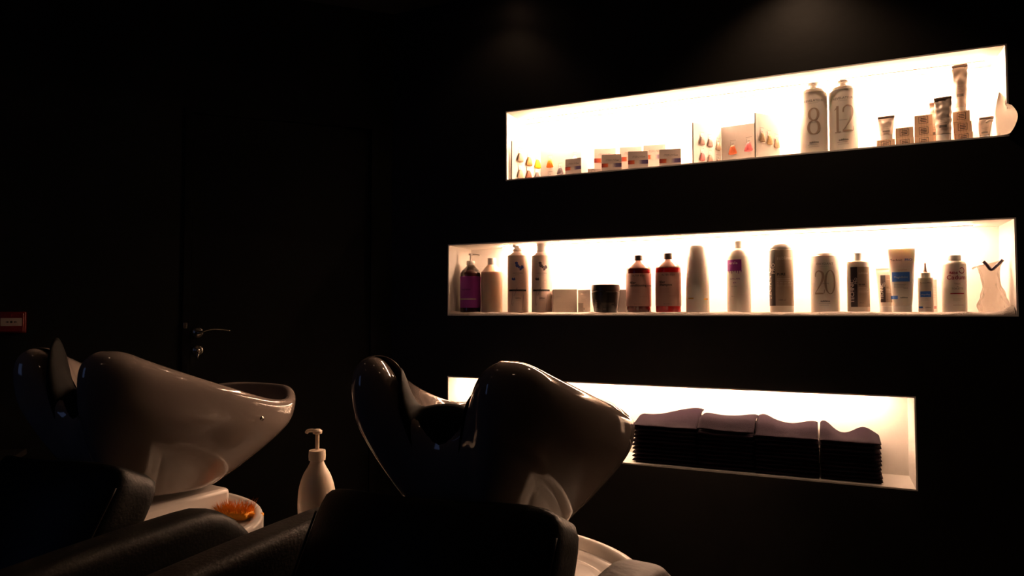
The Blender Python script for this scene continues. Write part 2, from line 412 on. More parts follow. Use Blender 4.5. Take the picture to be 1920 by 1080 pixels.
# ------------------------------------------------------------------ salon chairs
def rbox(hx, hy, hz, r=.03, seg=1, warp=None):
    """softly padded block: subdivided box with rounded edges and puffed faces"""
    bm = bmesh.new(); n = 8
    bmesh.ops.create_cube(bm, size=2)
    bmesh.ops.subdivide_edges(bm, edges=bm.edges[:], cuts=n, use_grid_fill=True)
    for v in bm.verts:
        q = Vector((v.co.x*hx, v.co.y*hy, v.co.z*hz))
        inner = Vector((max(-hx+r, min(hx-r, q.x)), max(-hy+r, min(hy-r, q.y)), max(-hz+r, min(hz-r, q.z))))
        d = q-inner
        if d.length > 1e-6: q = inner+d.normalized()*min(r, d.length*1.0 if d.length < r else r)
        v.co = warp(q) if warp else q
    return bm
def make_chair(loc, lab, arm_mat_r):
    t = empty('salon_chair', loc, -math.radians(6.7)); tag(t, lab, 'chair', 'reclining wash chairs')
    rc = math.radians(27)
    def tilt(q):   # backrest local: x width, y thickness, z along height
        pf = .012*(1-(q.x/.29)**2)
        q = Vector((q.x, q.y-(pf if q.y < 0 else 0), q.z))
        # rounding the upper corners towards the sides
        q.z -= .012*abs(q.x/.29)**4; q.z += .018
        y = q.y*math.cos(rc)+q.z*math.sin(rc); z = -q.y*math.sin(rc)+q.z*math.cos(rc)
        return Vector((q.x, y-.155+.070*(q.x/.29)**2, z+.515+.020*q.x/.29))
    bk = link('backrest', rbox(.290, .058, .27, .028, warp=tilt), M_leather, t, sub=1)
    # seam piping round the side of the backrest
    for s in (-1, 1):
        pts = [(s*.284, -.052, -.2), (s*.284, -.052, .05), (s*.284, -.050, .215)]
        link('piping', pipe([tilt(Vector(p)) for p in pts], .0025, n=6, k=5), M_leather2, bk)
    link('seat', rbox(.255, .27, .07, .035, warp=lambda q: q+Vector((0, -.52, .40))), M_leather, t, sub=1)
    link('leg_rest', rbox(.24, .05, .16, .03, warp=lambda q: q+Vector((0, -.86, .29-.0))), M_leather, t, sub=1)
    for s in (-1, 1):
        def w2(q, s=s):
            k = (q.y+.36)/.72       # 0 foot end, 1 basin end
            drop = -.07*sstep(.86, 1.0, k)**2 - .05*(1-k)
            return Vector(((.372 if s > 0 else -.385)+q.x, -.140+q.y, (.632 if s > 0 else .617)+q.z+(drop if q.z > 0 else drop*.4)+.008*math.sin(k*PI)))
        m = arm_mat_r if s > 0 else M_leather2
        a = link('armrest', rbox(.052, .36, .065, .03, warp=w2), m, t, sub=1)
        link('armrest_panel', rbox(.030, .31, .235, .012, warp=lambda q, s=s: Vector((s*.375+q.x, -.20+q.y, .305+q.z))), M_leather, a, bev=.0)
    link('plinth', nbox(-.24, .24, -.74, -.20, .001, .32), M_leather, t, bev=.02)
    return t
make_chair(BR, 'black leather reclining wash chair at the near basin, behind it a white tray', mat('lit brown leather', (.028, .0155, .011), .55, bump=.3, spec=.25, bscale=60, var=.6))  # right armrest: niche light on the leather put into a lighter mottled brown
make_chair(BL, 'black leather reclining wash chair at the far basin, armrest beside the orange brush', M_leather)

def dispenser_pump(parent, r, z, m, sc=1, spout=1, rz=0, long=.05):
    """collar, stem, head of a lotion pump, spout to local +x"""
    link('pump_collar', lathe(smooth_prof([(r*.5, z), (r, z), (r, z+.020*sc), (r*.9, z+.022*sc), (r*.45, z+.024*sc)], 2), 32), m, parent, rz=rz, autos=.5)
    hd = link('pump_head', lathe([(.0045*sc, z+.022*sc), (.0045*sc, z+(.022+long)*sc), (.010*sc, z+(.024+long)*sc), (.011*sc, z+(.030+long)*sc), (.006*sc, z+(.034+long)*sc)], 24), m, parent, rz=rz, autos=.5)
    zz = z+(.029+long)*sc
    link('spout', pipe([(0, 0, zz), (.020*spout*sc, 0, zz), (.034*spout*sc, 0, zz-.003*sc), (.038*spout*sc, 0, zz-.007*sc)], .0042*sc, n=10), m, hd, rz=0)

# cream pump bottle between the stations, on a narrow black stand
bp = cam_pt(-.283*1.85, 1.85)
t = empty('side_stand', (bp.x, bp.y, 0)); tag(t, 'narrow round black stand under the cream pump bottle between the chairs', 'stand')
link('stand_top', lathe([(.085, .553), (.09, .558), (.09, .562), (.085, .567)], 40), M_leather, t)
link('stand_pole', lathe([(.014, .012), (.014, .553)], 20), M_blackp, t)
link('stand_foot', lathe([(.10, 0), (.10, .008), (.02, .012)], 40), M_blackp, t)
t = empty('pump_bottle', (bp.x, bp.y, .568), math.radians(170)); tag(t, 'cream lotion pump bottle standing between the two wash chairs', 'bottle')
link('bottle_body', lathe(smooth_prof([(.042, 0), (.047, .006), (.050, .045), (.047, .085), (.037, .115), (.024, .136), (.018, .148), (.0175, .152)], 5), 48, sy=.8), M_cream, t)
dispenser_pump(t, .0195, .152, M_cream, 1.05, 1.0, long=.036)
t.scale = (1.115,)*3

# orange brush in the far tray
M_or = mat('orange bristle', (.9, .33, .01), .6, var=.25, bscale=90)
ya = -math.radians(6.7)
def tray_pt(base, p, a, z): return Vector((base.x+p*math.cos(ya)-a*math.sin(ya), base.y+p*math.sin(ya)+a*math.cos(ya), z))
bc = tray_pt(BL, .172, .350, .5765)
t = empty('hair_brush', bc, math.radians(8)); tag(t, 'orange bristled brush lying in the white tray of the far basin', 'brush')
link('brush_head', rbox(.05, .024, .010, .008, warp=lambda q: q+Vector((0, 0, .012))), M_or, t, sub=1)
link('brush_handle', pipe([(.048, 0, .014), (.07, 0, .015), (.085, .004, .016)], .009, n=10, flat=.6), M_or, t)
bm = bmesh.new()
for i in range(300):
    x, y = random.uniform(-.052, .045), random.uniform(-.022, .022); dx, dy = x*.25+random.uniform(-.012, .012), y*.5+random.uniform(-.01, .01)
    L = random.uniform(.018, .034); a = Vector((x, y, .018)); b = Vector((x+dx, y+dy, .02+L))
    v = [bm.verts.new(a+Vector((.0012*math.cos(k*2.1), .0012*math.sin(k*2.1), 0))) for k in range(3)]; tp = bm.verts.new(b)
    for k in range(3): bm.faces.new((v[k], v[(k+1) % 3], tp))
br = link('bristles', bm, M_or, t, smooth=False); br['kind'] = 'stuff'

# ------------------------------------------------------------------ things in the niches
def place(name, px0, px1, y, z0, label, cat, group=None, turn=0):
    x = on_y((px0+px1)/2, 540, y).x
    t = empty(name, (x, y, z0), face_cam(x, y)+turn); tag(t, label, cat, group); return t
def h_at(px, py, y, z0): return on_y(px, py, y).z-z0
ZM = NICHES['middle'][2]+T+.010     # on the terry cloth
ZU = NICHES['upper'][2]+T; ZL = NICHES['lower'][2]+T
YM = .10

def lines(bm, f, u, v, w, n, dz, off=.001, h=.0008, rag=.3):
    for i in range(n):
        ww = w*(1-rag*random.random()); patch(f, u, u+ww, v-i*dz-h, v-i*dz, 4, 1, off, bm=bm)
    return bm

# 1 purple pump bottle
t = place('pump_bottle', 862, 903, YM, ZM, 'dark brown pump bottle with purple label, first on the left of the middle niche', 'bottle')
R = px_w(863, 902, YM)/2; k = R/.05
Hh = h_at(880, 511, YM, ZM)
link('bottle_body', lathe(smooth_prof([(R*.95, 0), (R, .006), (R, .10), (R, Hh*.92), (R*.9, Hh*1.02), (R*.62, Hh*1.10), (R*.4, Hh*1.16), (R*.34, Hh*1.18)], 5), 48), mat('dark amber plastic', (.045, .012, .012), .12, coat=.3), t)
f = curved(R, R)
lb = link('label_sticker', patch(f, -R*1.7, R*1.7, .022, .022+h_at(880, 519, YM, ZM)-.022, 30, 2), mat('purple label', (.30, .03, .33), .45), t)
bm = patch(f, -R*1.5, R*.55, .060, .067, 12, 1, .001)
link('label_band', bm, M_lgrey, lb)
link('lettering', text_bm('nutrition', .0135, f, -R*.95, .105, .0012, align='LEFT'), mat('dark purple print', (.03, .005, .035), .5), lb)
dispenser_pump(t, R*.4, Hh*1.175, M_whitecap, .95, 1.25, rz=-.25, long=.028)
# 2 clear cream bottle
t = place('bottle', 902, 942, YM+.02, ZM, 'plain milky bottle without label beside the purple labelled pump bottle', 'bottle')
R = px_w(902, 942, YM+.02)/2; Hh = h_at(920, 512, YM+.02, ZM)
link('bottle_body', lathe(smooth_prof([(R*.95, 0), (R, .005), (R, .09), (R, Hh*.96), (R*.88, Hh*1.05), (R*.55, Hh*1.16), (R*.36, Hh*1.22), (R*.34, Hh*1.24)], 5), 48), mat('milky plastic', (.80, .58, .42), .3, sss=.4), t)
link('bottle_cap', lathe([(R*.40, Hh*1.2), (R*.40, Hh*1.37), (R*.36, Hh*1.38)], 32), M_whitecap, t, autos=.5)
# 3,4 bird bottles
M_pink = mat('rosy white plastic', (.74, .58, .50), .35, sss=.15)
def bird_bottle(px0, px1, col, col2, label, capkind):
    y = YM+.01
    t = place('bottle', px0, px1, y, ZM, label, 'bottle', 'tall illustrated bottles', turn=0)
    R = px_w(px0, px1, y)/2; Hh = h_at((px0+px1)/2, 478, y, ZM)
    b = link('bottle_body', lathe(smooth_prof([(R*.96, 0), (R, .004), (R, .1), (R, Hh*.93), (R*.93, Hh*.985), (R*.7, Hh*1.03), (R*.52, Hh*1.05), (R*.5, Hh*1.06)], 5), 48), M_pink, t)
    z = Hh*1.05
    if capkind: link('bottle_cap', lathe(smooth_prof([(R*.55, z), (R*.54, z+.01), (R*.52, z+.034), (R*.48, z+.036)], 3), 32), M_whitecap, t, autos=.6)
    else:
        link('bottle_cap', lathe([(R*.5, z), (R*.5, z+.014), (R*.42, z+.018)], 32), M_whitecap, t)
        link('spout', rbox(.016, .010, .007, .005, warp=lambda q: q+Vector((-.009, 0, z+.024+(-.25*q.x)))), M_whitecap, t, sub=1)
    f = curved(R, R)
    m1 = mat('blue print' if col else 'ink print', (.05, .08, .35) if col else (.07, .05, .06), .5)
    bm = bmesh.new()
    s = 1
    def poly(pts, ox, oz, sc):
        v = [bm.verts.new(f(ox+a*sc, oz+b*sc, .0008)) for a, b in pts]
        try: bm.faces.new(v)
        except ValueError: pass
    oz = Hh*.80
    # little bird: head, body, wing, long beak; flower petals
    for cx, cz, rr in ((-.008, .012, .007), (-.004, .0, .008), (.004, -.006, .006)):
        poly([(rr*math.cos(q)*(1+.25*math.sin(5*q)), rr*math.sin(q)) for q in [2*PI*i/14 for i in range(14)]], cx, oz+cz, 1)
    poly([(0, 0), (.022, -.016), (.021, -.017), (-.002, -.002)], -.002, oz+.012, 1)
    for i in range(9):
        an = i*.7; poly([(0, 0), (.004, .0022), (.010, 0), (.004, -.0022)], 0, 0, 0) if 0 else None
        cx, cz = .016+.006*math.cos(an), oz-.010+.008*math.sin(an*1.3)
        poly([(.005*math.cos(an+d), .005*math.sin(an+d)) for d in (0, .8, 2.4, 3.14, 4.2)], cx, cz, 1)
    for i in range(6):
        an = 1.2+i*.5; poly([(.0045*math.cos(an+d), .0055*math.sin(an+d)) for d in (0, 1.2, 2.9, 4)], -.028+.003*i*.8, Hh*.57+.003*math.sin(i*2), 1)
    link('bird_drawing', bm, m1, t, smooth=False)
    bm = bmesh.new()
    for (a, b, c, d) in ((-.028, .03, -.006, .115), (-.033, .035, -.026, .10), (.018, .01, .026, .08), (-.02, .075, -.004, .112)):
        v = [bm.verts.new(f(*q, .0008)) for q in ((a, b), (a+.0014, b), (c+.0012, d), (c, d))]; bm.faces.new(v)
    for i in range(24):
        a0, a1 = 2*PI*i/24, 2*PI*(i+.7)/24
        v = [bm.verts.new(f(.014+r*math.cos(q), Hh*.52+r*math.sin(q), .0008)) for r, q in ((.0085, a0), (.0085, a1), (.0078, a1), (.0078, a0))]; bm.faces.new(v)
    link('stem_drawing', bm, mat('mauve print', (.28, .16, .20), .5), t, smooth=False)
    bm = patch(f, -R*1.0, R*.86, Hh*.36, Hh*.36+.0085, 16, 1, .0009); link('label_band', bm, M_black, t)
    bm = text_bm('FORCE NATURELLE' if col else 'LOTION NATURELLE', .0052, f, 0, Hh*.665, .0009)
    text_bm('sublimo', .008, f, 0, Hh*.235, .0009, bold=.02, bm=bm)
    lines(bm, f, -.014, Hh*.645, .028, 1, .004)
    lines(bm, f, -.012, Hh*.215, .024, 1, .004)
    link('lettering', bm, M_black, t, smooth=False)
    link('band_lettering', text_bm('SHAMPOOING DOUX NATUREL', .0036, f, 0, Hh*.36+.003, .0016), M_lgrey, t, smooth=False)
bird_bottle(952, 991, 1, 1, 'tall pale bottle with blue bird drawing, left of its brown twin', 0)
bird_bottle(997, 1035, 0, 0, 'tall pale bottle with dark brown bird drawing, left of the grey carton', 1)
# 5 cartons
M_gcard = mat('warm grey card', (.50, .42, .34), .6, var=.04)
def carton(name, px0, px1, py, y, z0, label, dep, m, group=None, turn=0, pyb=None, cat='box'):
    t = place(name, px0, px1, y, z0, label, cat, group, turn)
    wd = px_w(px0, px1, y)/2; h = h_at((px0+px1)/2, py, y, z0)
    link('carton', nbox(-wd, wd, 0, dep, 0, h), m, t, bev=.0008)
    return t, wd, h
t, wd, h = carton('box', 1037, 1082, 543, .080, ZM, 'square grey printed carton between the brown bird bottle and the black jar', .075, M_gcard, turn=.08)
ff = flat(0)
bm = lines(bmesh.new(), ff, -wd*.8, h*.42, wd*1.5, 2, .006); lines(bm, ff, -wd*.7, h*.30, wd*.7, 3, .005); lines(bm, ff, wd*.1, h*.30, wd*.6, 3, .005); lines(bm, ff, -wd*.7, h*.08, wd*1.4, 1, .006)
text_bm('sublimo', .008, ff, -wd*.55, h*.66, bm=bm); text_bm('J', .010, ff, wd*.1, h*.18, bm=bm)
link('lettering', bm, M_lgrey, t, smooth=False)
link('carton_flap', nbox(-wd, wd, 0, .02, h, h+.0012), M_gcard, t)
t, wd, h = carton('box', 1083, 1107, 543, .13, ZM, 'narrow cream carton just behind and right of the square grey carton', .06, M_card, turn=-.25)
bm = lines(bmesh.new(), ff, -wd*.5, h*.62, wd, 3, .006); text_bm('sublimo', .007, ff, 0, h*.84, bm=bm); patch(ff, -wd*.2, wd*.1, h*.1, h*.2, 1, 1, .001, bm=bm)
link('lettering', bm, M_lgrey, t, smooth=False)
t, wd, h = carton('box', 1084, 1094, 568, .09, ZM, 'tiny low carton standing at the foot of the narrow cream carton', .03, M_gcard)
# 6 black jar
t = place('cosmetic_jar', 1109, 1162, YM-.02, ZM, 'squat black hair mask jar with screw lid in the middle niche', 'jar')
R = px_w(1109, 1162, YM-.02)/2; h = h_at(1135, 534, YM-.02, ZM)
link('jar_body', lathe(smooth_prof([(R*.78, 0), (R*.82, .002), (R*.93, h*.3), (R*.985, h*.6), (R*.99, h*.72), (R*.94, h*.75)], 5), 56), M_blackp, t)
link('jar_lid', lathe([(R*.97, h*.75), (R*1.0, h*.765), (R*1.0, h*.93), (R*.97, h*.99), (R*.9, h)], 56), mat('black brown lid', (.022, .015, .012), .35), t, autos=.6)
f = curved(R*.93, R*.93, slope=lambda v: .86+.14*min(1, v/(h*.6))+.06)
bm = text_bm('SWEPT', .014, f, -R*.62, h*.10, .001, align='LEFT', rot=PI/2); lines(bm, f, -R*.3, h*.33, R*1.0, 3, .006); text_bm('500 ml', .005, f, -R*.1, h*.10, .001, bm=bm)
link('lettering', bm, M_lgrey, t, smooth=False)
t, wd, h = carton('box', 1158, 1180, 543, .15, ZM, 'slim dark grey carton behind the black jar, partly hidden by the red conditioner', .05, mat('dark grey card', (.13, .11, .10), .6))
link('lettering', text_bm('SWEPT', .012, ff, wd*.7, h*.1, align='LEFT', rot=PI/2), M_lgrey, t, smooth=False)
# 7,8 red bottles
def red_bottle(px0, px1, pycap, pysh, col, words, label):
    y = YM-.01; t = place('bottle', px0, px1, y, ZM, label, 'bottle', 'red liquid bottles with dark caps')
    R = px_w(px0, px1, y)/2; mid = (px0+px1)/2
    Hs = h_at(mid, pysh, y, ZM); Ht = h_at(mid, pycap, y, ZM)
    m = mat('red liquid %s' % words[0][:3]+words[1][:3], col, .15, coat=.4)
    link('bottle_body', lathe([(R*.96, 0), (R, .004), (R, Hs*.97), (R*.985, Hs)], 56), m, t, autos=.8)
    link('bottle_shoulder', lathe(smooth_prof([(R*.985, Hs+.0003), (R*.94, Hs+.006), (R*.68, Hs+.021), (R*.42, Hs+.033), (R*.33, Hs+.037)], 5), 56), mat('rosy clear plastic', (.42, .23, .19), .2), t)
    link('bottle_cap', lathe([(R*.34, Hs+.036), (R*.34, Ht-.001), (R*.31, Ht)], 40), M_brownp, t, autos=.5)
    f = curved(R, R); z0 = Hs*.135; z1 = Hs*.895
    lb = link('label_sticker', patch(f, -R*1.65, R*1.65, z0, z1, 30, 2), mat('pink label', (.56, .33, .28), .5), t)
    bm = text_bm(words[0], .0145, f, -R*.72, z0+(z1-z0)*.68, .0012, align='LEFT', bold=.02)
    text_bm(words[1], .0145, f, -R*.72, z0+(z1-z0)*.60, .0012, align='LEFT', bold=.02, bm=bm)
    text_bm('ALTER EGO', .0105, f, 0, z0+(z1-z0)*.90, .0012, bm=bm)
    text_bm('950 ml / 32 fl. oz.', .005, f, -R*.05, z0+(z1-z0)*.055, .0012, bm=bm)
    link('lettering', bm, M_black, lb, smooth=False)
    bm = lines(bmesh.new(), f, -R*.72, z0+(z1-z0)*.52, R*.9, 4, .0048, h=.0006); lines(bm, f, R*.05, z0+(z1-z0)*.30, R*.8, 1, .005)
    link('small_print', bm, mat('mauve small print', (.33, .17, .15), .5), lb, smooth=False)
red_bottle(1174, 1221, 479, 505, (.10, .008, .008), ('filler', 'conditioning cream'), 'deep red conditioner bottle with pink label, beside the black jar')
red_bottle(1229, 1277, 475, 503, (.55, .012, .014), ('filler', 'shampoo'), 'bright red shampoo bottle with pink label, right of the deeper red one')
# 9 tapered white
t = place('bottle', 1286, 1330, YM, ZM, 'tall tapering unlabelled looking cream bottle with small yellow marks, right of the red bottles', 'bottle')
R = px_w(1286, 1330, YM)/2; h = h_at(1308, 461, YM, ZM)
prf = smooth_prof([(R*.98, 0), (R, .004), (R*.99, h*.3), (R*.94, h*.6), (R*.87, h*.83), (R*.80, h*.94), (R*.70, h*.985), (R*.6, h)], 5)
link('bottle_body', lathe(prf, 56), M_wplast, t)
f = curved(R, R, slope=lambda v: 1-.13*(v/h)**1.8)
bm = patch(f, -R*.9, -R*.35, h*.195, h*.215, 4, 1, .001); patch(f, R*.55, R*1.0, h*.185, h*.205, 4, 1, .001, bm=bm)
link('yellow_marks', bm, mat('yellow print', (.75, .42, .05), .5), t)
bm = bmesh.new()
for i in range(22): lines(bm, f, R*.62, h*(.68-.02*i), R*.22, 1, .005, h=.0006); lines(bm, f, -R*1.0, h*(.70-.022*i), R*.2, 1, .005, h=.0005)
link('small_print', bm, M_lgrey, t, smooth=False)
# 10 eralia
t = place('bottle', 1363, 1408, YM+.02, ZM, 'white domed bottle with purple square logo in the middle niche', 'bottle')
y = YM+.02; R = px_w(1363, 1408, y)/2; h = h_at(1385, 466, y, ZM)
link('bottle_body', lathe(smooth_prof([(R*.96, 0), (R, .004), (R, h*.3), (R, h*.78), (R*.93, h*.90), (R*.72, h*.97), (R*.35, h*1.0), (R*.34, h*1.01)], 6), 56), M_wplast, t)
link('bottle_cap', lathe([(R*.40, h), (R*.40, h+.028), (R*.36, h+.03)], 32), M_whitecap, t, autos=.5)
f = curved(R, R)
mp = mat('purple print', (.25, .02, .26), .5)
bm = patch(f, -R*1.15, R*.22, h*.64, h*.815, 10, 3, .0009)
for i in range(7):
    u = -R*1.05+i*R*.2; v = [bm.verts.new(f(a, b, .0009)) for a, b in ((u, h*.645), (u+.004, h*.645), (u+.003, h*(.62-.012*(i % 3))), (u+.001, h*(.62-.012*(i % 3))))]; bm.faces.new(v)
q = link('logo_square', bm, mp, t)
link('logo_lettering', text_bm('eralia', .0155, f, -R*.45, h*.745, .0014), M_white, q, smooth=False)
bm = text_bm('CAPILLAIRE', .0082, f, -R*.35, h*.505, .0012); text_bm('45%', .0085, f, -R*.35, h*.445, .0012, bm=bm)
link('lettering', bm, mp, t, smooth=False)
bm = text_bm('Soin coiffeur', .0048, f, -R*.4, h*.395, .0012); text_bm('1000 ml', .0048, f, -R*.55, h*.24, .0012, bm=bm)
link('small_print', bm, M_grey, t, smooth=False)
# 11 taupe technic bottle
M_taupe = mat('taupe plastic', (.40, .31, .235), .35); M_dk = mat('dark brown print', (.035, .024, .026), .5)
def technic(t, f, u0, u1, us, z0, z1, sm=1, nm='PURE', vol='1000 ml'):
    """dark upright band with TECHNIC PRO and taupe field"""
    h = z1-z0
    lb = link('label_sticker', patch(f, u0, u1, z0, z1, 20, 2, .0005), M_taupe, t)
    link('label_band', patch(f, u0, us, z0, z1, 6, 2, .0009), M_dk, lb)
    w = us-u0
    sz = w*.82; ln = h*.62
    bm = text_bm('TECHNIC', sz, f, u0+w*.52, z0+h*.10, .0015, align='LEFT', rot=PI/2, bold=.02, sx=ln/(sz*4.55))
    text_bm('PRO', sz*.62, f, u0+w*.96, z0+h*.57, .0015, align='LEFT', rot=PI/2, bold=.015, bm=bm)
    uu = us+w*.15; ww = u1-uu
    text_bm('sublimo', ww*.24, f, uu, z0+h*.82, .0011, align='LEFT', bm=bm)
    lines(bm, f, uu, z0+h*.48, ww*.8, 5, h*.031, h=.0009)
    link('lettering', bm, M_card, lb, smooth=False)
    bm = text_bm(nm, ww*.16, f, uu, z0+h*.54, .0012, align='LEFT', bold=.03); text_bm(vol, ww*.10, f, uu+ww*.05, z0+h*.09, .0012, align='LEFT', bm=bm)
    link('dark_lettering', bm, M_black, lb, smooth=False)
t = place('bottle', 1443, 1488, YM, ZM, 'tall taupe and black cylinder bottle between two white domed bottles', 'bottle')
R = px_w(1443, 1488, YM)/2; h = h_at(1465, 468, YM, ZM)
link('bottle_body', lathe([(R*.95, 0), (R, .003), (R, h*.97), (R*.98, h)], 56), M_wplast, t, autos=.8)
technic(t, curved(R, R), -R*1.5, R*1.5, -R*.52, h*.10, h*.985)
link('bottle_cap', lathe(smooth_prof([(R*.97, h), (R*.95, h+.010), (R*.7, h+.020), (R*.3, h+.024)], 3), 56), M_whitecap, t)
# 12 oxydant 20
def number_bottle(px0, px1, pysh, y, z0, title, num, label, cap=0, pycap=0, grp=None, turn=0, floor_px=None):
    t = place('bottle', px0, px1, y, z0, label, 'bottle', grp, turn)
    mid = (px0+px1)/2; R = px_w(px0, px1, y)/2; h = h_at(mid, pysh, y, z0)
    link('bottle_body', lathe(smooth_prof([(R*.96, 0), (R, .004), (R, h*.3), (R, h*.86), (R*.95, h*.94), (R*.78, h*.985), (R*.4, h*1.0), (R*.3, h*1.005)], 6), 56), M_wplast, t)
    f = curved(R, R)
    if cap:
        hc = h_at(mid, pycap, y, z0)
        link('bottle_cap', lathe([(R*.30, h), (R*.30, h+(hc-h)*.6), (R*.42, h+(hc-h)*.62), (R*.42, hc-.002), (R*.38, hc)], 32), M_whitecap, t, autos=.5)
    NH = h*.40; v0 = h*.29; bm = bmesh.new()
    def ribbon(pts, ox, wk=1):
        pts = smooth_prof(pts, 5); L = []
        for i, (x, y, wd) in enumerate(pts):
            p, q = pts[max(0, i-1)], pts[min(len(pts)-1, i+1)]; dx, dy = q[0]-p[0], q[1]-p[1]; l = math.hypot(dx, dy) or 1
            L.append([bm.verts.new(f(ox+(x+sg*-dy/l*wd*wk/2)*NH, v0+(y+sg*dx/l*wd*wk/2)*NH, .0009)) for sg in (-1, 1)])
        for A_, B_ in zip(L, L[1:]): bm.faces.new((A_[0], A_[1], B_[1], B_[0]))
    def ell(cx, cy, rx, ry, thick, thin, n=16):
        return [(cx+rx*math.cos(2*PI*i/n), cy+ry*math.sin(2*PI*i/n), thin+(thick-thin)*abs(math.cos(2*PI*i/n))**1.5) for i in range(n+1)]
    G = {'8': [ell(0, .75, .15, .22, .09, .03), ell(0, .27, .18, .25, .10, .03)],
         '0': [ell(0, .5, .185, .48, .085, .025)],
         '1': [[(0, .98, .085), (0, .7, .085), (0, .3, .085), (0, .02, .085)], [(-.10, .015, .03), (0, .015, .03), (.10, .015, .03)], [(-.11, .84, .03), (-.04, .90, .04), (.0, .965, .05)]],
         '2': [[(-.17, .73, .05), (-.15, .88, .05), (-.03, .97, .04), (.11, .90, .08), (.145, .72, .10), (.07, .46, .07), (-.08, .20, .03), (-.19, .05, .03)], [(-.19, .035, .06), (0, .04, .07), (.15, .035, .05)], [(.17, .035, .03), (.185, .12, .03), (.195, .2, .02)]]}
    ox0 = [0] if len(num) == 1 else ([-.19*NH, .17*NH] if num == '12' else [-.215*NH, .20*NH])
    for ch_, ox in zip(num, ox0):
        for g1 in G[ch_]: ribbon(g1, ox)
    link('number_print', bm, mat('beige print', (.47, .35, .27), .5), t, smooth=False)
    bm = text_bm(title, .0125, f, 0, h*.775, .0010, sx=1.0)
    lines(bm, f, -R*.35, h*.755, R*.7, 1, .004, h=.0007)
    text_bm('VOLUMES', .0062, f, 0, h*.46, .0014, bm=bm)
    link('lettering', bm, M_grey, t, smooth=False)
    bm = text_bm('sublimo', .0105, f, 0, h*.165, .0014, bold=.02); lines(bm, f, -R*.45, h*.145, R*.9, 1, .004, h=.0007); lines(bm, f, -R*.4, h*.115, R*.8, 1, .004, h=.0006)
    link('maker_lettering', bm, M_black, t, smooth=False)
number_bottle(1520, 1574, 473, YM+.02, ZM, 'OXYDANT', '20', 'broad cream bottle with large number 20 in the middle niche')
# 13 small technic bottle
t = place('bottle', 1588, 1631, YM, ZM, 'white flip cap bottle with black and taupe label, right of the number 20 bottle', 'bottle')
R = px_w(1588, 1631, YM)/2; h = h_at(1608, 490, YM, ZM); hc = h_at(1608, 474, YM, ZM)
link('bottle_body', lathe([(R*.95, 0), (R, .004), (R, h*.95), (R*.97, h*.99), (R*.9, h), (R*.4, h+.001)], 56, sy=.7), M_wplast, t, autos=.9)
link('bottle_cap', lathe([(R*.36, h), (R*.36, hc-.006), (R*.38, hc-.005), (R*.38, hc-.001), (R*.34, hc)], 40), M_whitecap, t, autos=.5)
technic(t, curved(R, R*.7), -R*.72, R*1.25, -R*.08, h*.10, h*.88, nm='SILVER', vol='250 ml')
# tubes standing on their cap
def tube(t, w, h, rc, m, capm, hcap=.022, crush=0, crimp=.008, n=40, seed=0, lean=0, dsc=1):
    bm = bmesh.new(); K = 26; rings = []
    for i in range(K+1):
        k = i/K; z = hcap+(h-hcap)*k
        hw = lerp(rc, w/2, k**.8); hd = rc*dsc*(1-k**1.6)+.0008
        if k > 1-crimp/h: hd = .0008
        r = []
        for j in range(n):
            a = 2*PI*j/n; p = Vector((hw*math.cos(a), hd*math.sin(a), z))
            if crush:
                q = noise.noise(Vector((p.x*60+seed, p.z*55, seed*3.1)))*crush
                q2 = noise.noise(Vector((seed, p.z*70, 5)))*crush*.5
                p.y += q*(.35+k)*.8; p.x += q2
            p.x += lean*k*k
            r.append(p)
        rings.append(r)
    loft(bm, rings); b = link('tube_body', bm, m, t, autos=1.2)
    link('tube_cap', lathe([(rc*.98, 0), (rc, .002), (rc, hcap-.001), (rc*.97, hcap-.0005)], 40, sy=dsc), capm, t, autos=.5)
    return b
def tube_front(w, h, rc, hcap=.022, dsc=1, lean=0):
    def f(u, v, off=.0008):
        k = max(0, min(1, (v-hcap)/(h-hcap))); hw = lerp(rc, w/2, k**.8); hd = rc*dsc*(1-k**1.6)+.0008
        c = max(-.98, min(.98, u/hw)); s = math.sqrt(1-c*c)
        return (u+lean*k*k, -hd*s-off-.0004, v)
    return f
t = place('cosmetic_tube', 1645, 1678, YM+.03, ZM, 'cream tube with slanting black and taupe label, half behind the big white tube', 'tube')
y = YM+.03; w_ = px_w(1641, 1676, y)*1.12; h = h_at(1655, 503, y, ZM); rc = px_w(1648, 1673, y)/2
tube(t, w_, h, rc, M_wplast, M_whitecap)
t.rotation_euler.x = math.radians(0)
technic(t, tube_front(w_, h, rc), -rc*.85, rc*.95, -rc*.1, h*.22, h*.84, nm='PURE', vol='150 ml')
M_blue = mat('blue print', (.03, .14, .55), .5); MATS['blue label'] = M_blue
M_blue2 = bpy.data.materials.new('x'); bpy.data.materials.remove(M_blue2)
M_bl = mat('blue block', (.03, .15, .60), .5)
t = place('cosmetic_tube', 1670, 1713, YM-.01, ZM, 'large white tube with blue label, taller than the slanting label tube behind it', 'tube')
y = YM-.01; w_ = px_w(1665, 1717, y); h = h_at(1690, 466, y, ZM); rc = px_w(1677, 1713, y)/2
tube(t, w_, h, rc, M_wplast, M_whitecap, hcap=h*.10)
f = tube_front(w_, h, rc, hcap=h*.10)
q = link('blue_label', patch(f, -w_*.36, w_*.28, h*.475, h*.625, 12, 1, .0006), M_bl, t)
link('label_lettering', text_bm('MagicBalm', .0105, f, -w_*.04, h*.53, .0012), M_white, q, smooth=False)
link('blue_patch', patch(f, -w_*.42, -w_*.16, h*.20, h*.255, 6, 1, .0006), M_bl, t)
bm = text_bm('Technic', .0125, f, -w_*.42, h*.80, .0010, align='LEFT'); lines(bm, f, -w_*.30, h*.43, w_*.5, 3, .005, h=.0006); text_bm('sublimo', .0075, f, w_*.06, h*.215, .0010, bm=bm, bold=.02)
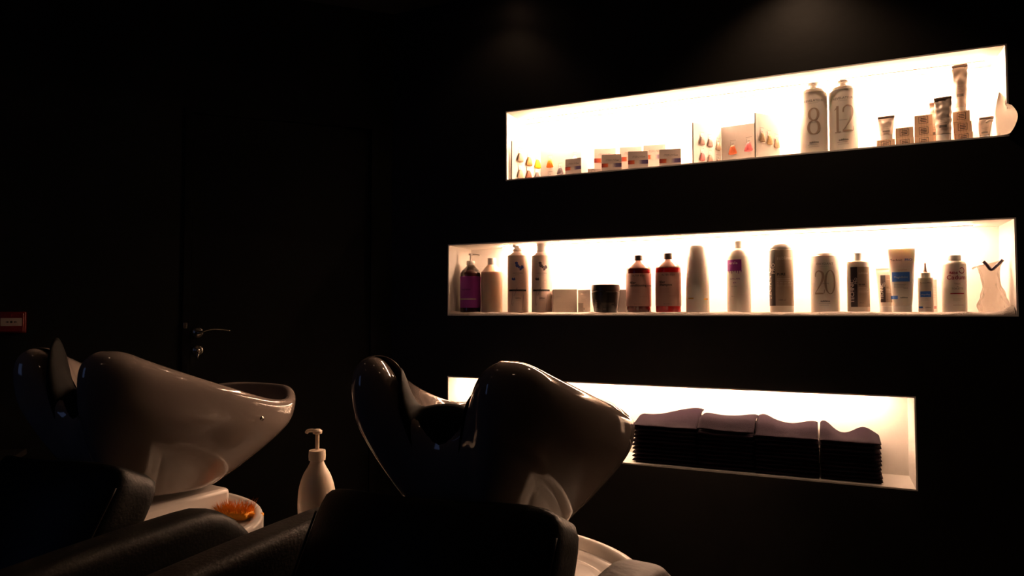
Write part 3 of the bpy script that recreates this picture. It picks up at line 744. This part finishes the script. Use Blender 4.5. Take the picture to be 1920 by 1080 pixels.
text_bm('150 ml', .005, f, w_*.12, h*.365, .001, bm=bm)
link('lettering', bm, M_black, t, smooth=False)
link('blue_lettering', text_bm('PRO', .0125, f, w_*.11, h*.80, .0010, align='LEFT', bold=.02), M_bl, t, smooth=False)
link('red_script', text_bm('moved look', .006, f, w_*.02, h*.65, .001), mat('red print', (.45, .03, .04), .5), t, smooth=False)
# 16 dropper
t = place('bottle', 1721, 1750, YM-.01, ZM, 'small white nozzle bottle with blue label beside the large blue label tube', 'bottle')
R = px_w(1721, 1750, YM-.01)/2; h = h_at(1735, 521, YM-.01, ZM); ht = h_at(1735, 493, YM-.01, ZM)
link('bottle_body', lathe([(R*.96, 0), (R, .003), (R, h*.97), (R*.95, h)], 48), M_wplast, t, autos=.8)
link('bottle_cap', lathe([(R*.66, h), (R*.66, h+.017), (R*.6, h+.019)], 40), M_whitecap, t, autos=.5)
link('nozzle', lathe([(R*.30, h+.018), (R*.2, h+.030), (R*.12, ht-.008), (R*.16, ht-.006), (R*.14, ht)], 24), mat('pinkish nozzle', (.62, .42, .36), .4), t)
f = curved(R, R); q = link('blue_label', patch(f, -R*.75, R*.75, h*.43, h*.60, 12, 1, .0006), M_bl, t)
link('label_lettering', text_bm('MagicPlex', .007, f, 0, h*.49, .0012), M_white, q, smooth=False)
link('blue_patch', patch(f, -R*1.2, -R*.4, h*.11, h*.16, 6, 1, .0006), M_bl, t)
bm = text_bm('TechnicPRO', .0072, f, 0, h*.83, .001); text_bm('sublimo', .006, f, R*.3, h*.115, .001, bm=bm, bold=.02); lines(bm, f, -R*.6, h*.38, R*1.2, 2, .004, h=.0005)
link('lettering', bm, M_grey, t, smooth=False)
t, wd, h = carton('box', 1738, 1757, 524, .15, ZM, 'slim cream carton hidden behind the small nozzle bottle', .03, M_card)
bm = patch(ff, wd*.3, wd*.8, h*.10, h*.18, 1, 1, .001); lines(bm, ff, wd*.2, h*.8, wd*.6, 8, .006, h=.0006); link('lettering', bm, mat('rose print', (.42, .2, .18), .5), t, smooth=False)
# 17 talc
t = place('powder_bottle', 1765, 1813, YM, ZM, 'white baby talcum powder bottle with red lettering near the right end', 'bottle')
R = px_w(1765, 1813, YM)/2; h = h_at(1788, 489, YM, ZM); hc = h_at(1788, 479, YM, ZM)
link('bottle_body', lathe(smooth_prof([(R*.95, 0), (R, .004), (R, h*.4), (R*.99, h*.86), (R*.93, h*.95), (R*.7, h*.995), (R*.62, h)], 5), 56, sy=.75), M_wplast, t)
link('bottle_cap', lathe([(R*.60, h), (R*.60, hc-.002), (R*.57, hc)], 48, sy=.9), M_whitecap, t, autos=.5)
f = curved(R, R*.75)
mr = mat('crimson print', (.33, .015, .05), .5)
bm = text_bm('Bébé', .0125, f, -R*.02, h*.735, .001, bold=.03); text_bm('Cadum', .0215, f, R*.22, h*.63, .001, bold=.015, bm=bm)
for i in range(16):     # ring of the round emblem
    a0, a1 = 2*PI*i/16+.5, 2*PI*(i+1)/16+.5
    if 4 < i < 7: continue
    rr = .0115
    v = [bm.verts.new(f(R*.66+r*math.cos(q)*.9, h*.80+r*math.sin(q), .001)) for r, q in ((rr, a0), (rr, a1), (rr-.003, a1), (rr-.003, a0))]; bm.faces.new(v)
link('lettering', bm, mr, t, smooth=False)
bm = text_bm('TALC', .0085, f, R*.28, h*.53, .001); text_bm('de', .006, f, R*.28, h*.48, .001, bm=bm); text_bm('TOILETTE', .0085, f, R*.28, h*.435, .001, bm=bm); lines(bm, f, -R*.1, h*.25, R*.8, 2, .004, h=.0006)
link('grey_lettering', bm, M_grey, t, smooth=False)
link('thin_red_line', patch(f, -R*.1, R*.75, h*.13, h*.134, 8, 1, .001), mr, t)
bm = patch(f, -R*.3, R*.82, h*.345, h*.365, 8, 1, .001)
link('red_stripe', bm, mat('red stripe print', (.5, .05, .07), .5), t)
# 18 clear bag
xb = on_y(1857, 540, .09).x
t = empty('plastic_bag', (xb, .09, ZM), face_cam(xb, .09)); tag(t, 'crumpled clear plastic bag tied with a dark strip at the right end', 'bag')
mg = mat('clear film', (.80, .68, .60), .12, trans=.55, alpha=.62, spec=.8)
bm = bmesh.new(); rings = []
Hb = h_at(1855, 494, .09, ZM)
for i in range(25):
    k = i/24; wx = lerp(.046, .026, min(1, k*1.5))*(1+.1*math.sin(k*9)); wy = .03*(1-k*.8)
    if k > .82: wx *= 1+(k-.82)*1.3
    r = []
    for j in range(40):
        a = 2*PI*j/40; q = 1+.22*noise.noise(Vector((math.cos(a)*2.5, math.sin(a)*2.5, k*6)))+.12*noise.noise(Vector((math.cos(a)*8, math.sin(a)*8, k*3+9)))
        r.append((wx*q*math.cos(a)-.012*(k-.5)+.004, wy*q*math.sin(a), Hb*k*(1+.06*math.cos(a))))
    rings.append(r)
loft(bm, rings, caps=False); link('bag_film', bm, mg, t)
mt = mat('dark violet strip', (.06, .035, .06), .4)
link('closing_strip', pipe([(-.018, -.012, Hb*1.04), (-.010, -.014, Hb*.98), (.004, -.016, Hb*.865), (.020, -.014, Hb*.95), (.038, -.010, Hb*1.06)], .0042, n=8, flat=1.3), mt, t)
link('bag_corner', pipe([(-.052, 0, Hb*.90), (-.040, 0, Hb*.94), (-.016, -.008, Hb*.97)], .0035, n=8, taper=lambda q: 1-.4*q), mg, t)

# terry cloth lining the middle shelf
M_terry = mat('white terry cloth', (.78, .68, .62), .95, bump=1.0, bscale=420, var=.15)
def terry(x0, x1, y0, y1, label, amp=.0022, seed=0, endl=0, endr=0, lift=0):
    bm = bmesh.new(); nx = int((x1-x0)/.006); ny = 26; z0 = NICHES['middle'][2]+T+.0006
    top = []; bot = []
    for i in range(nx+1):
        x = x0+(x1-x0)*i/nx; rt = []; rb = []
        for j in range(ny+1):
            v = j/ny; y = y0+(y1-y0)*v
            if v < .5: y += .004*noise.noise(Vector((x*9, seed, 0)))
            ht = .0078+amp*noise.noise(Vector((x*14+seed, y*30, 0)))*(1.6 if v < .35 else .35)+.0006*noise.noise(Vector((x*300, y*300, seed)))
            ed = min(1, v/.10); ht = (ht+lift*(x < x0+.06))*math.sqrt(max(.02, 1-(1-ed)**2))
            e1 = math.exp(-((x-x1)/.03)**2)*endr+math.exp(-((x-x0)/.03)**2)*endl
            ht += e1*(.35+.65*math.exp(-((v-.12)/.16)**2))*min(1, ed+.2)
            rt.append((x, y, z0+max(.001, min(ht, .009 if .3 < v and e1 < .003 else .05)))); rb.append((x, y, z0))
        top.append(rt); bot.append(rb)
    rings = [rt+rb[::-1] for rt, rb in zip(top, bot)]
    loft(bm, rings); o = link('terry_cloth', bm, M_terry, autos=1.3); return tag(o, label, 'cloth', 'white terry cloths lining the middle shelf')
xs_ = on_y(1288, 590, .01).x
terry(-1.604, xs_, .002, .205, 'white terry cloth under the bottles on the left half of the middle shelf', .004, 1, endl=.009)
terry(xs_+.002, .586, .002, .205, 'white terry cloth with bunched right end on the right half of the middle shelf', .0035, 5, endr=.022)

# ------------------------------------------------------------------ upper niche
def swatch(parent, f, u, v, col, sc=1, m=None):
    """small fan of hair under a white tag"""
    m = mat('hair %.2f %.2f %.2f' % col, col, .5, var=.35, bscale=300)
    bm = bmesh.new(); n = 22; rings = []
    for k in range(7):
        q = k/6; r = []
        wd = lerp(.0045, .0145, q**.75)*sc; dp = lerp(.002, .0035, math.sin(q*PI))*sc
        for j in range(n):
            a = 2*PI*j/n; x = wd*math.cos(a)*(1+.07*math.sin(j*2.7)); y = dp*(1+math.sin(a)*(1+.25*math.sin(j*3.9)))
            z = -q*.030*sc-(.002*math.sin(j*4.1) if k == 6 else 0)+(.003*q*(math.cos(a)**2))
            p = f(u+x, v+z, .0008); p2 = f(u+x, v+z, .0008+y)
            r.append(p2)
        rings.append(r)
    loft(bm, rings); link('hair_swatch', bm, m, parent)
    tg = patch(f, u-.0075*sc, u+.0075*sc, v-.001, v+.013*sc, 1, 1, .0012); link('swatch_tag', tg, M_white, parent)
    bm = patch(f, u-.0078*sc, u-.0070*sc, v-.001, v+.013*sc, 1, 1, .0014); patch(f, u-.0078*sc, u+.0078*sc, v-.0012, v-.0004, 1, 1, .0014, bm=bm)
    patch(f, u-.004*sc, u+.004*sc, v+.005*sc, v+.006*sc, 1, 1, .0015, bm=bm); patch(f, u-.010*sc, u+.010*sc, v+.017*sc, v+.0178*sc, 1, 1, .0010, bm=bm)
    link('tag_print', bm, M_grey, parent, smooth=False)
def panel_frame(p0, p1):
    """surface map: u from p0 to p1 in metres, v up; off towards the viewer side"""
    d = (p1-p0); L = d.length; d.normalize(); nrm = Vector((d.y, -d.x, 0))
    if nrm.y > 0: nrm = -nrm
    return (lambda u, v, o=.0005: tuple(Vector((p0.x, p0.y, 0))+d*u+nrm*(o+.0016)+Vector((0, 0, v)))), L
def panel(parent, p0, p1, h0, h1, name='card_panel'):
    bm = bmesh.new(); d = (p1-p0).normalized(); nrm = Vector((d.y, -d.x, 0))*.0015
    a = [p0-nrm, p1-nrm, p1+nrm, p0+nrm]
    loft(bm, [[(q.x, q.y, 0) for q in a], [(q.x, q.y, hh) for q, hh in zip(a, (h0, h1, h1, h0))]])
    return link(name, bm, M_card, parent, smooth=False)
C = lambda r, g, b: (r, g, b)
# book A
def pl(px, py, y): q = on_y(px, py, y); return q
a0 = pl(960, 300, .025); a1 = pl(1013, 300, .175); a2 = pl(1090, 300, .18)
org = Vector((a1.x, a1.y, ZU))
t = empty('swatch_book', org); tag(t, 'open swatch book with yellow and orange hair tufts, left end of the top niche', 'book')
P0 = Vector((a0.x-org.x, a0.y-org.y, 0)); P1 = Vector((0, 0, 0)); P2 = Vector((a2.x-org.x, a2.y-org.y, 0))
hA = on_y(960, 264, .025).z-ZU
cp = panel(t, P0, P1, hA, hA); link('cover_spine', nbox(P0.x-.0035, P0.x-.0012, P0.y-.001, P0.y+.003, 0, hA), M_brownp, t)
f, L = panel_frame(P0, P1)
for (fu, fv, col) in ((.27, .72, C(.62, .45, .32)), (.58, .66, C(.62, .30, .10)), (.88, .63, C(.85, .62, .01)), (.27, .30, C(.50, .38, .26)), (.56, .31, C(.16, .045, .015)), (.86, .30, C(.07, .055, .05))):
    swatch(cp, f, L*fu, hA*fv, col, 1.35)
cp = panel(t, P1+Vector((.002, 0, 0)), P2, hA, hA)
f, L = panel_frame(P1, P2)
for (fu, fv, col, s) in ((.25, .62, C(.75, .20, .01), 1.25), (.25, .20, C(.04, .02, .05), 1.2), (.50, .40, C(.08, .06, .07), 1.15), (.85, .66, C(.70, .62, .55), 1.0)):
    swatch(cp, f, L*fu, hA*fv, col, s)
# book B
b0 = pl(1300, 300, .03); b1 = pl(1352, 300, .15); b2 = pl(1417, 300, .12)
org = Vector((b1.x, b1.y, ZU)); t = empty('swatch_book', org); tag(t, 'open swatch book with brown and pink hair tufts, middle of the top niche', 'book')
P0 = Vector((b0.x-org.x, b0.y-org.y, 0)); P1 = Vector((0, 0, 0)); P2 = Vector((b2.x-org.x, b2.y-org.y, 0))
hB = on_y(1300, 229, .03).z-ZU
cp = panel(t, P0, P1, hB, hB); link('cover_spine', nbox(P0.x-.0035, P0.x-.0012, P0.y-.001, P0.y+.003, 0, hB), M_brownp, t)
f, L = panel_frame(P0, P1)
for (fu, fv, col) in ((.30, .68, C(.45, .30, .26)), (.58, .66, C(.34, .22, .20)), (.88, .60, C(.55, .42, .30)), (.30, .30, C(.55, .16, .16)), (.58, .28, C(.45, .28, .22)), (.88, .20, C(.3, .18, .12))):
    swatch(cp, f, L*fu, hB*fv, col, 1.1)
cp = panel(t, P1+Vector((.002, 0, 0)), P2, hB*.98, hB*.96)
f, L = panel_frame(P1, P2)
for (fu, fv, col) in ((.36, .50, C(.62, .14, .05)), (.82, .52, C(.72, .14, .16)), (.36, .03, C(.3, .2, .2)), (.82, .03, C(.4, .2, .2))):
    swatch(cp, f, L*fu, hB*fv, col, 1.25)
c0 = pl(1417, 300, .03); c1 = pl(1462, 300, .14)
org = Vector((c1.x, c1.y, ZU)); t = empty('swatch_book', org); tag(t, 'taller standing swatch card with three blond tufts, left of the number 8 bottle', 'book')
P0 = Vector((c0.x-org.x, c0.y-org.y, 0)); P1 = Vector((0, 0, 0)); hC = on_y(1417, 211, .03).z-ZU
cp = panel(t, P0, P1, hC, hC); link('cover_spine', nbox(P0.x-.0035, P0.x-.0012, P0.y-.001, P0.y+.003, 0, hC), M_brownp, t)
f, L = panel_frame(P0, P1)
for (fu, fv, col) in ((.25, .58, C(.55, .38, .22)), (.55, .55, C(.70, .46, .22)), (.85, .50, C(.70, .50, .34))):
    swatch(cp, f, L*fu, hC*fv, col, 1.2)
# colour boxes with a red to violet band
def band_mat():
    m = bpy.data.materials.new('hair colour band'); m.use_nodes = True; n = m.node_tree; b = n.nodes['Principled BSDF']
    tc = n.nodes.new('ShaderNodeTexCoord'); sx = n.nodes.new('ShaderNodeSeparateXYZ'); nz = n.nodes.new('ShaderNodeTexNoise'); nz.inputs['Scale'].default_value = 400
    n.links.new(tc.outputs['Generated'], sx.inputs[0]); n.links.new(tc.outputs['Object'], nz.inputs['Vector'])
    ad = n.nodes.new('ShaderNodeMath'); ad.operation = 'MULTIPLY_ADD'; ad.inputs[1].default_value = .12; n.links.new(nz.outputs['Fac'], ad.inputs[0]); n.links.new(sx.outputs[0], ad.inputs[2])
    sb = n.nodes.new('ShaderNodeMath'); sb.operation = 'SUBTRACT'; sb.inputs[1].default_value = .06; n.links.new(ad.outputs[0], sb.inputs[0])
    r = n.nodes.new('ShaderNodeValToRGB'); e = r.color_ramp.elements
    e[0].position = 0; e[0].color = (.13, .012, .012, 1); e[1].position = 1; e[1].color = (.035, .012, .07, 1)
    for p, c in ((.15, (.28, .03, .012)), (.30, (.40, .09, .02)), (.36, (.62, .50, .43)), (.52, (.66, .58, .52)), (.62, (.34, .28, .33)), (.72, (.07, .05, .12))):
        q = e.new(p); q.color = (*c, 1)
    n.links.new(sb.outputs[0], r.inputs[0]); n.links.new(r.outputs[0], b.inputs['Base Color']); b.inputs['Roughness'].default_value = .5
    return m
M_band = band_mat()
M_bcard = mat('rosy white card', (.66, .56, .52), .55)
def colour_box(px0, px1, pyt, y, label, dep=.06, turn=0, yb=None):
    t, wd, h = carton('hair_colour_box', px0, px1, pyt, y, ZU, label, dep, M_bcard, 'hair colour boxes in the top niche', turn)
    ff = flat(0); s = wd/.040
    link('colour_band', patch(ff, -wd, wd, h-.053*s, h-.037*s, 4, 1, .0006), M_band, t)
    bm = text_bm('iTERUVE', .0115*s, ff, -wd*.05, h-.028*s, .001); patch(ff, wd*.48, wd*.72, h-.0265*s, h-.0235*s, 1, 1, .001, bm=bm)
    link('lettering', bm, M_grey, t, smooth=False)
    return t
colour_box(1059, 1092, 297, .055, 'white hair colour box turned slightly, beside the left swatch book', .075, turn=-.42)
colour_box(1129, 1167, 289, .045, 'white hair colour box in the front row, second from the left', .07)
colour_box(1179, 1217, 283, .045, 'white hair colour box in the front row, second from the right', .07)
colour_box(1238, 1279, 279, .045, 'white hair colour box in the front row, furthest right', .07)
colour_box(1115, 1156, 278, .15, 'white hair colour box in the back row, furthest left', .06)
colour_box(1163, 1205, 275, .15, 'white hair colour box in the back row, middle of three', .06)
colour_box(1208, 1250, 271, .15, 'white hair colour box in the back row, furthest right', .06)
t, wd, h = carton('hair_colour_box', 1103, 1128, 316, .05, ZU, 'low white box lying flat in front of the back row boxes', .09, M_bcard, None)
bm = bmesh.new()
for i in range(20):
    a0, a1 = 2*PI*i/20, 2*PI*(i+1)/20
    v = [bm.verts.new((-wd*.2+r*math.cos(q), -.001, h*.55+r*math.sin(q))) for r, q in ((.008, a0), (.008, a1), (.007, a1), (.007, a0))]; bm.faces.new(v)
link('round_mark', bm, M_grey, t, smooth=False)
# number bottles
number_bottle(1505, 1557, 168, .09, ZU, 'REVELATEUR', '8', 'cream bottle with large number 8 in the top niche', 1, 156, 'cream bottles with large numbers')
number_bottle(1560, 1614, 163, .09, ZU, 'REVELATEUR', '12', 'cream bottle with large number 12 in the top niche', 1, 151, 'cream bottles with large numbers')
# striped small boxes
def stripe_mat():
    m = bpy.data.materials.new('striped card'); m.use_nodes = True; n = m.node_tree; b = n.nodes['Principled BSDF']
    tc = n.nodes.new('ShaderNodeTexCoord'); mp_ = n.nodes.new('ShaderNodeMapping'); mp_.inputs['Scale'].default_value = (1, 0, 0)
    nz = n.nodes.new('ShaderNodeTexNoise'); nz.inputs['Scale'].default_value = 220; nz.inputs['Detail'].default_value = 3
    n.links.new(tc.outputs['Object'], mp_.inputs[0]); n.links.new(mp_.outputs[0], nz.inputs['Vector'])
    r = n.nodes.new('ShaderNodeValToRGB'); e = r.color_ramp.elements
    e[0].position = .3; e[0].color = (0.59, 0.22, 0.12, 1); e[1].position = .75; e[1].color = (0.81, 0.62, 0.47, 1)
    for p, c in ((.42, (0.53, 0.35, 0.20)), (.5, (0.77, 0.55, 0.40)), (.58, (0.56, 0.43, 0.30)), (.66, (0.84, 0.53, 0.45))):
        q = e.new(p); q.color = (*c, 1)
    n.links.new(nz.outputs['Fac'], r.inputs[0]); n.links.new(r.outputs[0], b.inputs['Base Color']); b.inputs['Roughness'].default_value = .55
    return m
M_stripe = stripe_mat()
YS = .075
BH = .0385     # height of a small striped box
def sbox(px0, px1, lev, label, wdep=.05, y=YS, h=BH):
    mid = (px0+px1)/2; t = place('tube_box', px0, px1, y, ZU+lev*(BH+.0005), label, 'box', 'small striped boxes stacked in the top niche')
    t.rotation_euler.z = face_cam(t.location.x, y)*.9
    wd = px_w(px0, px1, y)/2*.985
    link('carton', nbox(-wd, wd, 0, wdep+.03, 0, h), M_stripe, t, bev=.0006)
    ff = flat(0); bm = bmesh.new(); u, v, a, b, q = 0, h*.52, wd*.52, h*.33, .0013
    for (x0, x1, z0, z1) in ((-a, a, v+b-q, v+b), (-a, a, v-b, v-b+q), (-a, -a+q, v-b, v+b), (a-q, a, v-b, v+b), (-a*.6, a*.6, v-b*.55, v-b*.35), (-a*.7, a*.7, v-b*.1, v+b*.1), (-a*.6, a*.6, v+b*.35, v+b*.55)):
        patch(ff, x0, x1, z0, z1, 1, 1, .001, bm=bm)
    link('label_frame', bm, M_dk, t, smooth=False)
    return t
sbox(1649, 1684, 0, 'small striped box under the leaning small tube, furthest left')
sbox(1685, 1720, 0, 'small striped box at the bottom of the two high stack')
sbox(1685, 1719, 1, 'small striped box on top of the two high stack')
sbox(1721, 1756, 0, 'small striped box, bottom of the three high stack beside the big silver tube')
sbox(1721, 1756, 1, 'small striped box, middle of the three high stack beside the big silver tube')
sbox(1721, 1756, 2, 'small striped box, top of the three high stack beside the big silver tube')
sbox(1796, 1832, 0, 'small striped box at the bottom of the stack under the tall upright tube')
sbox(1795, 1830, 1, 'small striped box, middle of the stack under the tall upright tube')
sbox(1794, 1827, 2, 'small striped box directly beneath the tall upright tube')
M_alu = mat('crumpled silver foil', (.74, .62, .54), .34, metal=.2, var=.3, bscale=60)
M_tubew = mat('grey white tube paint', (.55, .46, .41), .4, metal=.25)
def foil_tube(px0, px1, pyt, z0, y, label, crush=.006, seed=0, turn=0, hcap=.018, rcs=.36, lean=0, tilt=0, m=None):
    t = place('foil_tube', px0, px1, y, z0, label, 'tube', 'crumpled foil tubes in the top niche', turn)
    w_ = px_w(px0, px1, y); h = h_at((px0+px1)/2, pyt, y, z0); rc = w_*rcs
    b = tube(t, w_, h, rc, m or M_alu, M_wplast, hcap=hcap, crush=crush, seed=seed, lean=lean)
    link('folded_end', rbox(w_*.5, .003, .005, .0025, warp=lambda q: q+Vector((lean, -.001, h-.003))), mat('dark foil fold', (.24, .17, .14), .35, metal=.5), t)
    f = tube_front(w_, h, rc, hcap, lean=lean)
    bm = bmesh.new()
    patch(f, -w_*.22, w_*.2, h*.30, h*.36, 4, 2, .0045, bm=bm); lines(bm, f, -w_*.2, h*.52, w_*.4, 4, .006, off=.0045)
    link('tube_print', bm, M_grey, t, smooth=False)
    t.rotation_euler.y = tilt
    return t
foil_tube(1652, 1684, 218, ZU+BH+.001, .095, 'short pale foil tube standing on the leftmost striped box', .003, 1)
foil_tube(1759, 1793, 182, ZU, .04, 'big crumpled silver foil tube in front of the striped boxes', .007, 2, hcap=.028, rcs=.42)
foil_tube(1750, 1768, 192, ZU, .15, 'slim pinkish foil tube mostly hidden behind the big silver tube', .003, 3)
foil_tube(1794, 1825, 121, ZU+3*(BH+.0006)+.0005, .095, 'tall narrow foil tube standing on top of the right stack of boxes', .006, 4, hcap=.016, rcs=.34)
foil_tube(1840, 1868, 220, ZU, .08, 'short pale violet foil tube standing alone right of the boxes', .003, 5, hcap=.022, rcs=.36, lean=.006)
# curled paper sleeve
org = Vector((on_y(1880, 250, .05).x, .05, ZU)); t = empty('paper_sheet', org, 0); tag(t, 'curled cream paper sheet leaning at the right end of the top niche', 'paper')
lf = smooth_prof([(1873, 172, .035), (1868, 195, .032), (1866, 215, .027), (1868, 240, .024), (1871, 268, .022)], 4)
rt = smooth_prof([(1875, 173, .034), (1893, 192, .002), (1908, 213, -.034), (1903, 236, -.030), (1886, 262, -.006)], 4)
def sheet_bm(lf, rt, dy=0, th=.0010, NU=8, zmin=.0005):
    bm = bmesh.new(); fr = []; bk = []
    for (a, b, c), (d, e, g1) in zip(lf, rt):
        P = on_y(a, b, c); Q = on_y(d, e, g1); row = [P.lerp(Q, i/NU)+Vector((0, .004*math.sin(PI*i/NU)+dy, 0))-org for i in range(NU+1)]
        for q in row:
            q.z = max(zmin, q.z)
            if q.y+org.y > -.0025: q.x = min(q.x, .584-T-.002-org.x)
        fr.append(row); bk.append([q+Vector((0, th, 0)) for q in row])
    loft(bm, [x+y[::-1] for x, y in zip(fr, bk)]); return bm
link('sheet', sheet_bm(lf, rt), M_paper, t, autos=.8)
link('back_page', sheet_bm([(1880, 232, .10), (1874, 245, .09), (1870, 262, .08)], [(1899, 222, .05), (1899, 240, .04), (1897, 258, .03)], .01), mat('tan paper', (.62, .42, .24), .7), t, autos=.8)
# small twig tip held beside it
link('folded_corner', pipe([(-.050, -.012, .058), (-.040, -.014, .063), (-.030, -.012, .060)], .004, n=8), M_paper, t)

# ------------------------------------------------------------------ folded towels in the lower niche
M_tow = mat('dark purple towelling', (.011, .0056, .0115), .95, bump=.8, bscale=500, var=.2, spec=.08)
def folded_towel(w, d, h, seed, top=None, name='folded_towel'):
    """one towel folded in three layers with a rounded front fold"""
    bm = bmesh.new(); nx = 26
    lay = 2; th = h/lay
    for L_ in range(lay):
        rings = []
        for i in range(nx+1):
            u = i/nx; x = -w/2+w*u
            ex = min(1, min(u, 1-u)/.06); ex = math.sqrt(max(.15, 1-(1-ex)**2))
            r = []; n = 30
            wob = .004*noise.noise(Vector((x*12, seed+L_*3, 0)))
            y0 = wob+random.uniform(0, .003)*0+.006*noise.noise(Vector((seed*2.3, L_*4, 1))); y1 = d+.005*noise.noise(Vector((x*10, seed+7, L_)))
            for j in range(n):
                a = 2*PI*j/n; ca, sa = math.cos(a), math.sin(a)
                cy = (y0+y1)/2; hy = (y1-y0)/2
                e = .42
                yy = cy+hy*math.copysign(abs(ca)**e, ca)
                zz = th/2*math.copysign(abs(sa)**.8, sa)*ex
                z = L_*th+th/2+zz
                if top: z += top((x+w/2)/w, (yy)/d)*(1 if L_ else .8)
                z += .0025*noise.noise(Vector((x*18, yy*18, seed+L_*5)))*(1 if sa > 0 or L_ else 0)
                r.append((x, yy, z))
            rings.append(r)
        loft(bm, rings)
    return bm
g_ = lambda x, c, s: math.exp(-((x-c)/s)**2)
# px left, right, number of towels, base rise of back edge, top shape
stacks = [
 (1184, 1306, 5, .0315, lambda u, v: .058*sstep(.05, .8, v)*(.35+.65*sstep(.15, .95, u))),
 (1308, 1414, 5, .0315, lambda u, v: .034*sstep(0, .35, v)+.012*g_(u, .95, .25)*sstep(.2, .6, v)+.006*g_(u, .05, .2)),
 (1416, 1535, 5, .0300, lambda u, v: (.040*sstep(0, .45, v))*(1-.35*g_(u, .55, .25))+.018*g_(u, .10, .16)*v),
 (1538, 1654, 5, .0290, lambda u, v: .045*g_(u, .05, .20)*sstep(0, .5, v)+.030*g_(u, .74, .20)*sstep(.1, .9, v)+.004),
]
names = ['leftmost stack beside the near basin', 'second stack from the left', 'third stack from the left', 'rightmost stack']
levels = ['lowest', 'second from the bottom', 'middle', 'second from the top', 'topmost']
for si, (a, b, n, hh, tf) in enumerate(stacks):
    y = .022; x0 = on_y(a, 850, y).x; x1 = on_y(b, 850, y).x; wd = x1-x0
    for k in range(n):
        bmx = folded_towel(wd*(1-.012*(k % 2)), .185, hh, si*10+k*1.7, tf if k == n-1 else None)
        o = link('folded_towel', bmx, M_tow, None, ((x0+x1)/2+random.uniform(-.002, .002), y+random.uniform(0, .004), ZL+k*(hh+.0006)+.0005))
        o.rotation_euler.z = random.uniform(-.02, .02)
        tag(o, 'dark purple folded towel, %s of the %s' % (levels[k], names[si]), 'towel', 'dark purple folded towels in the bottom niche')
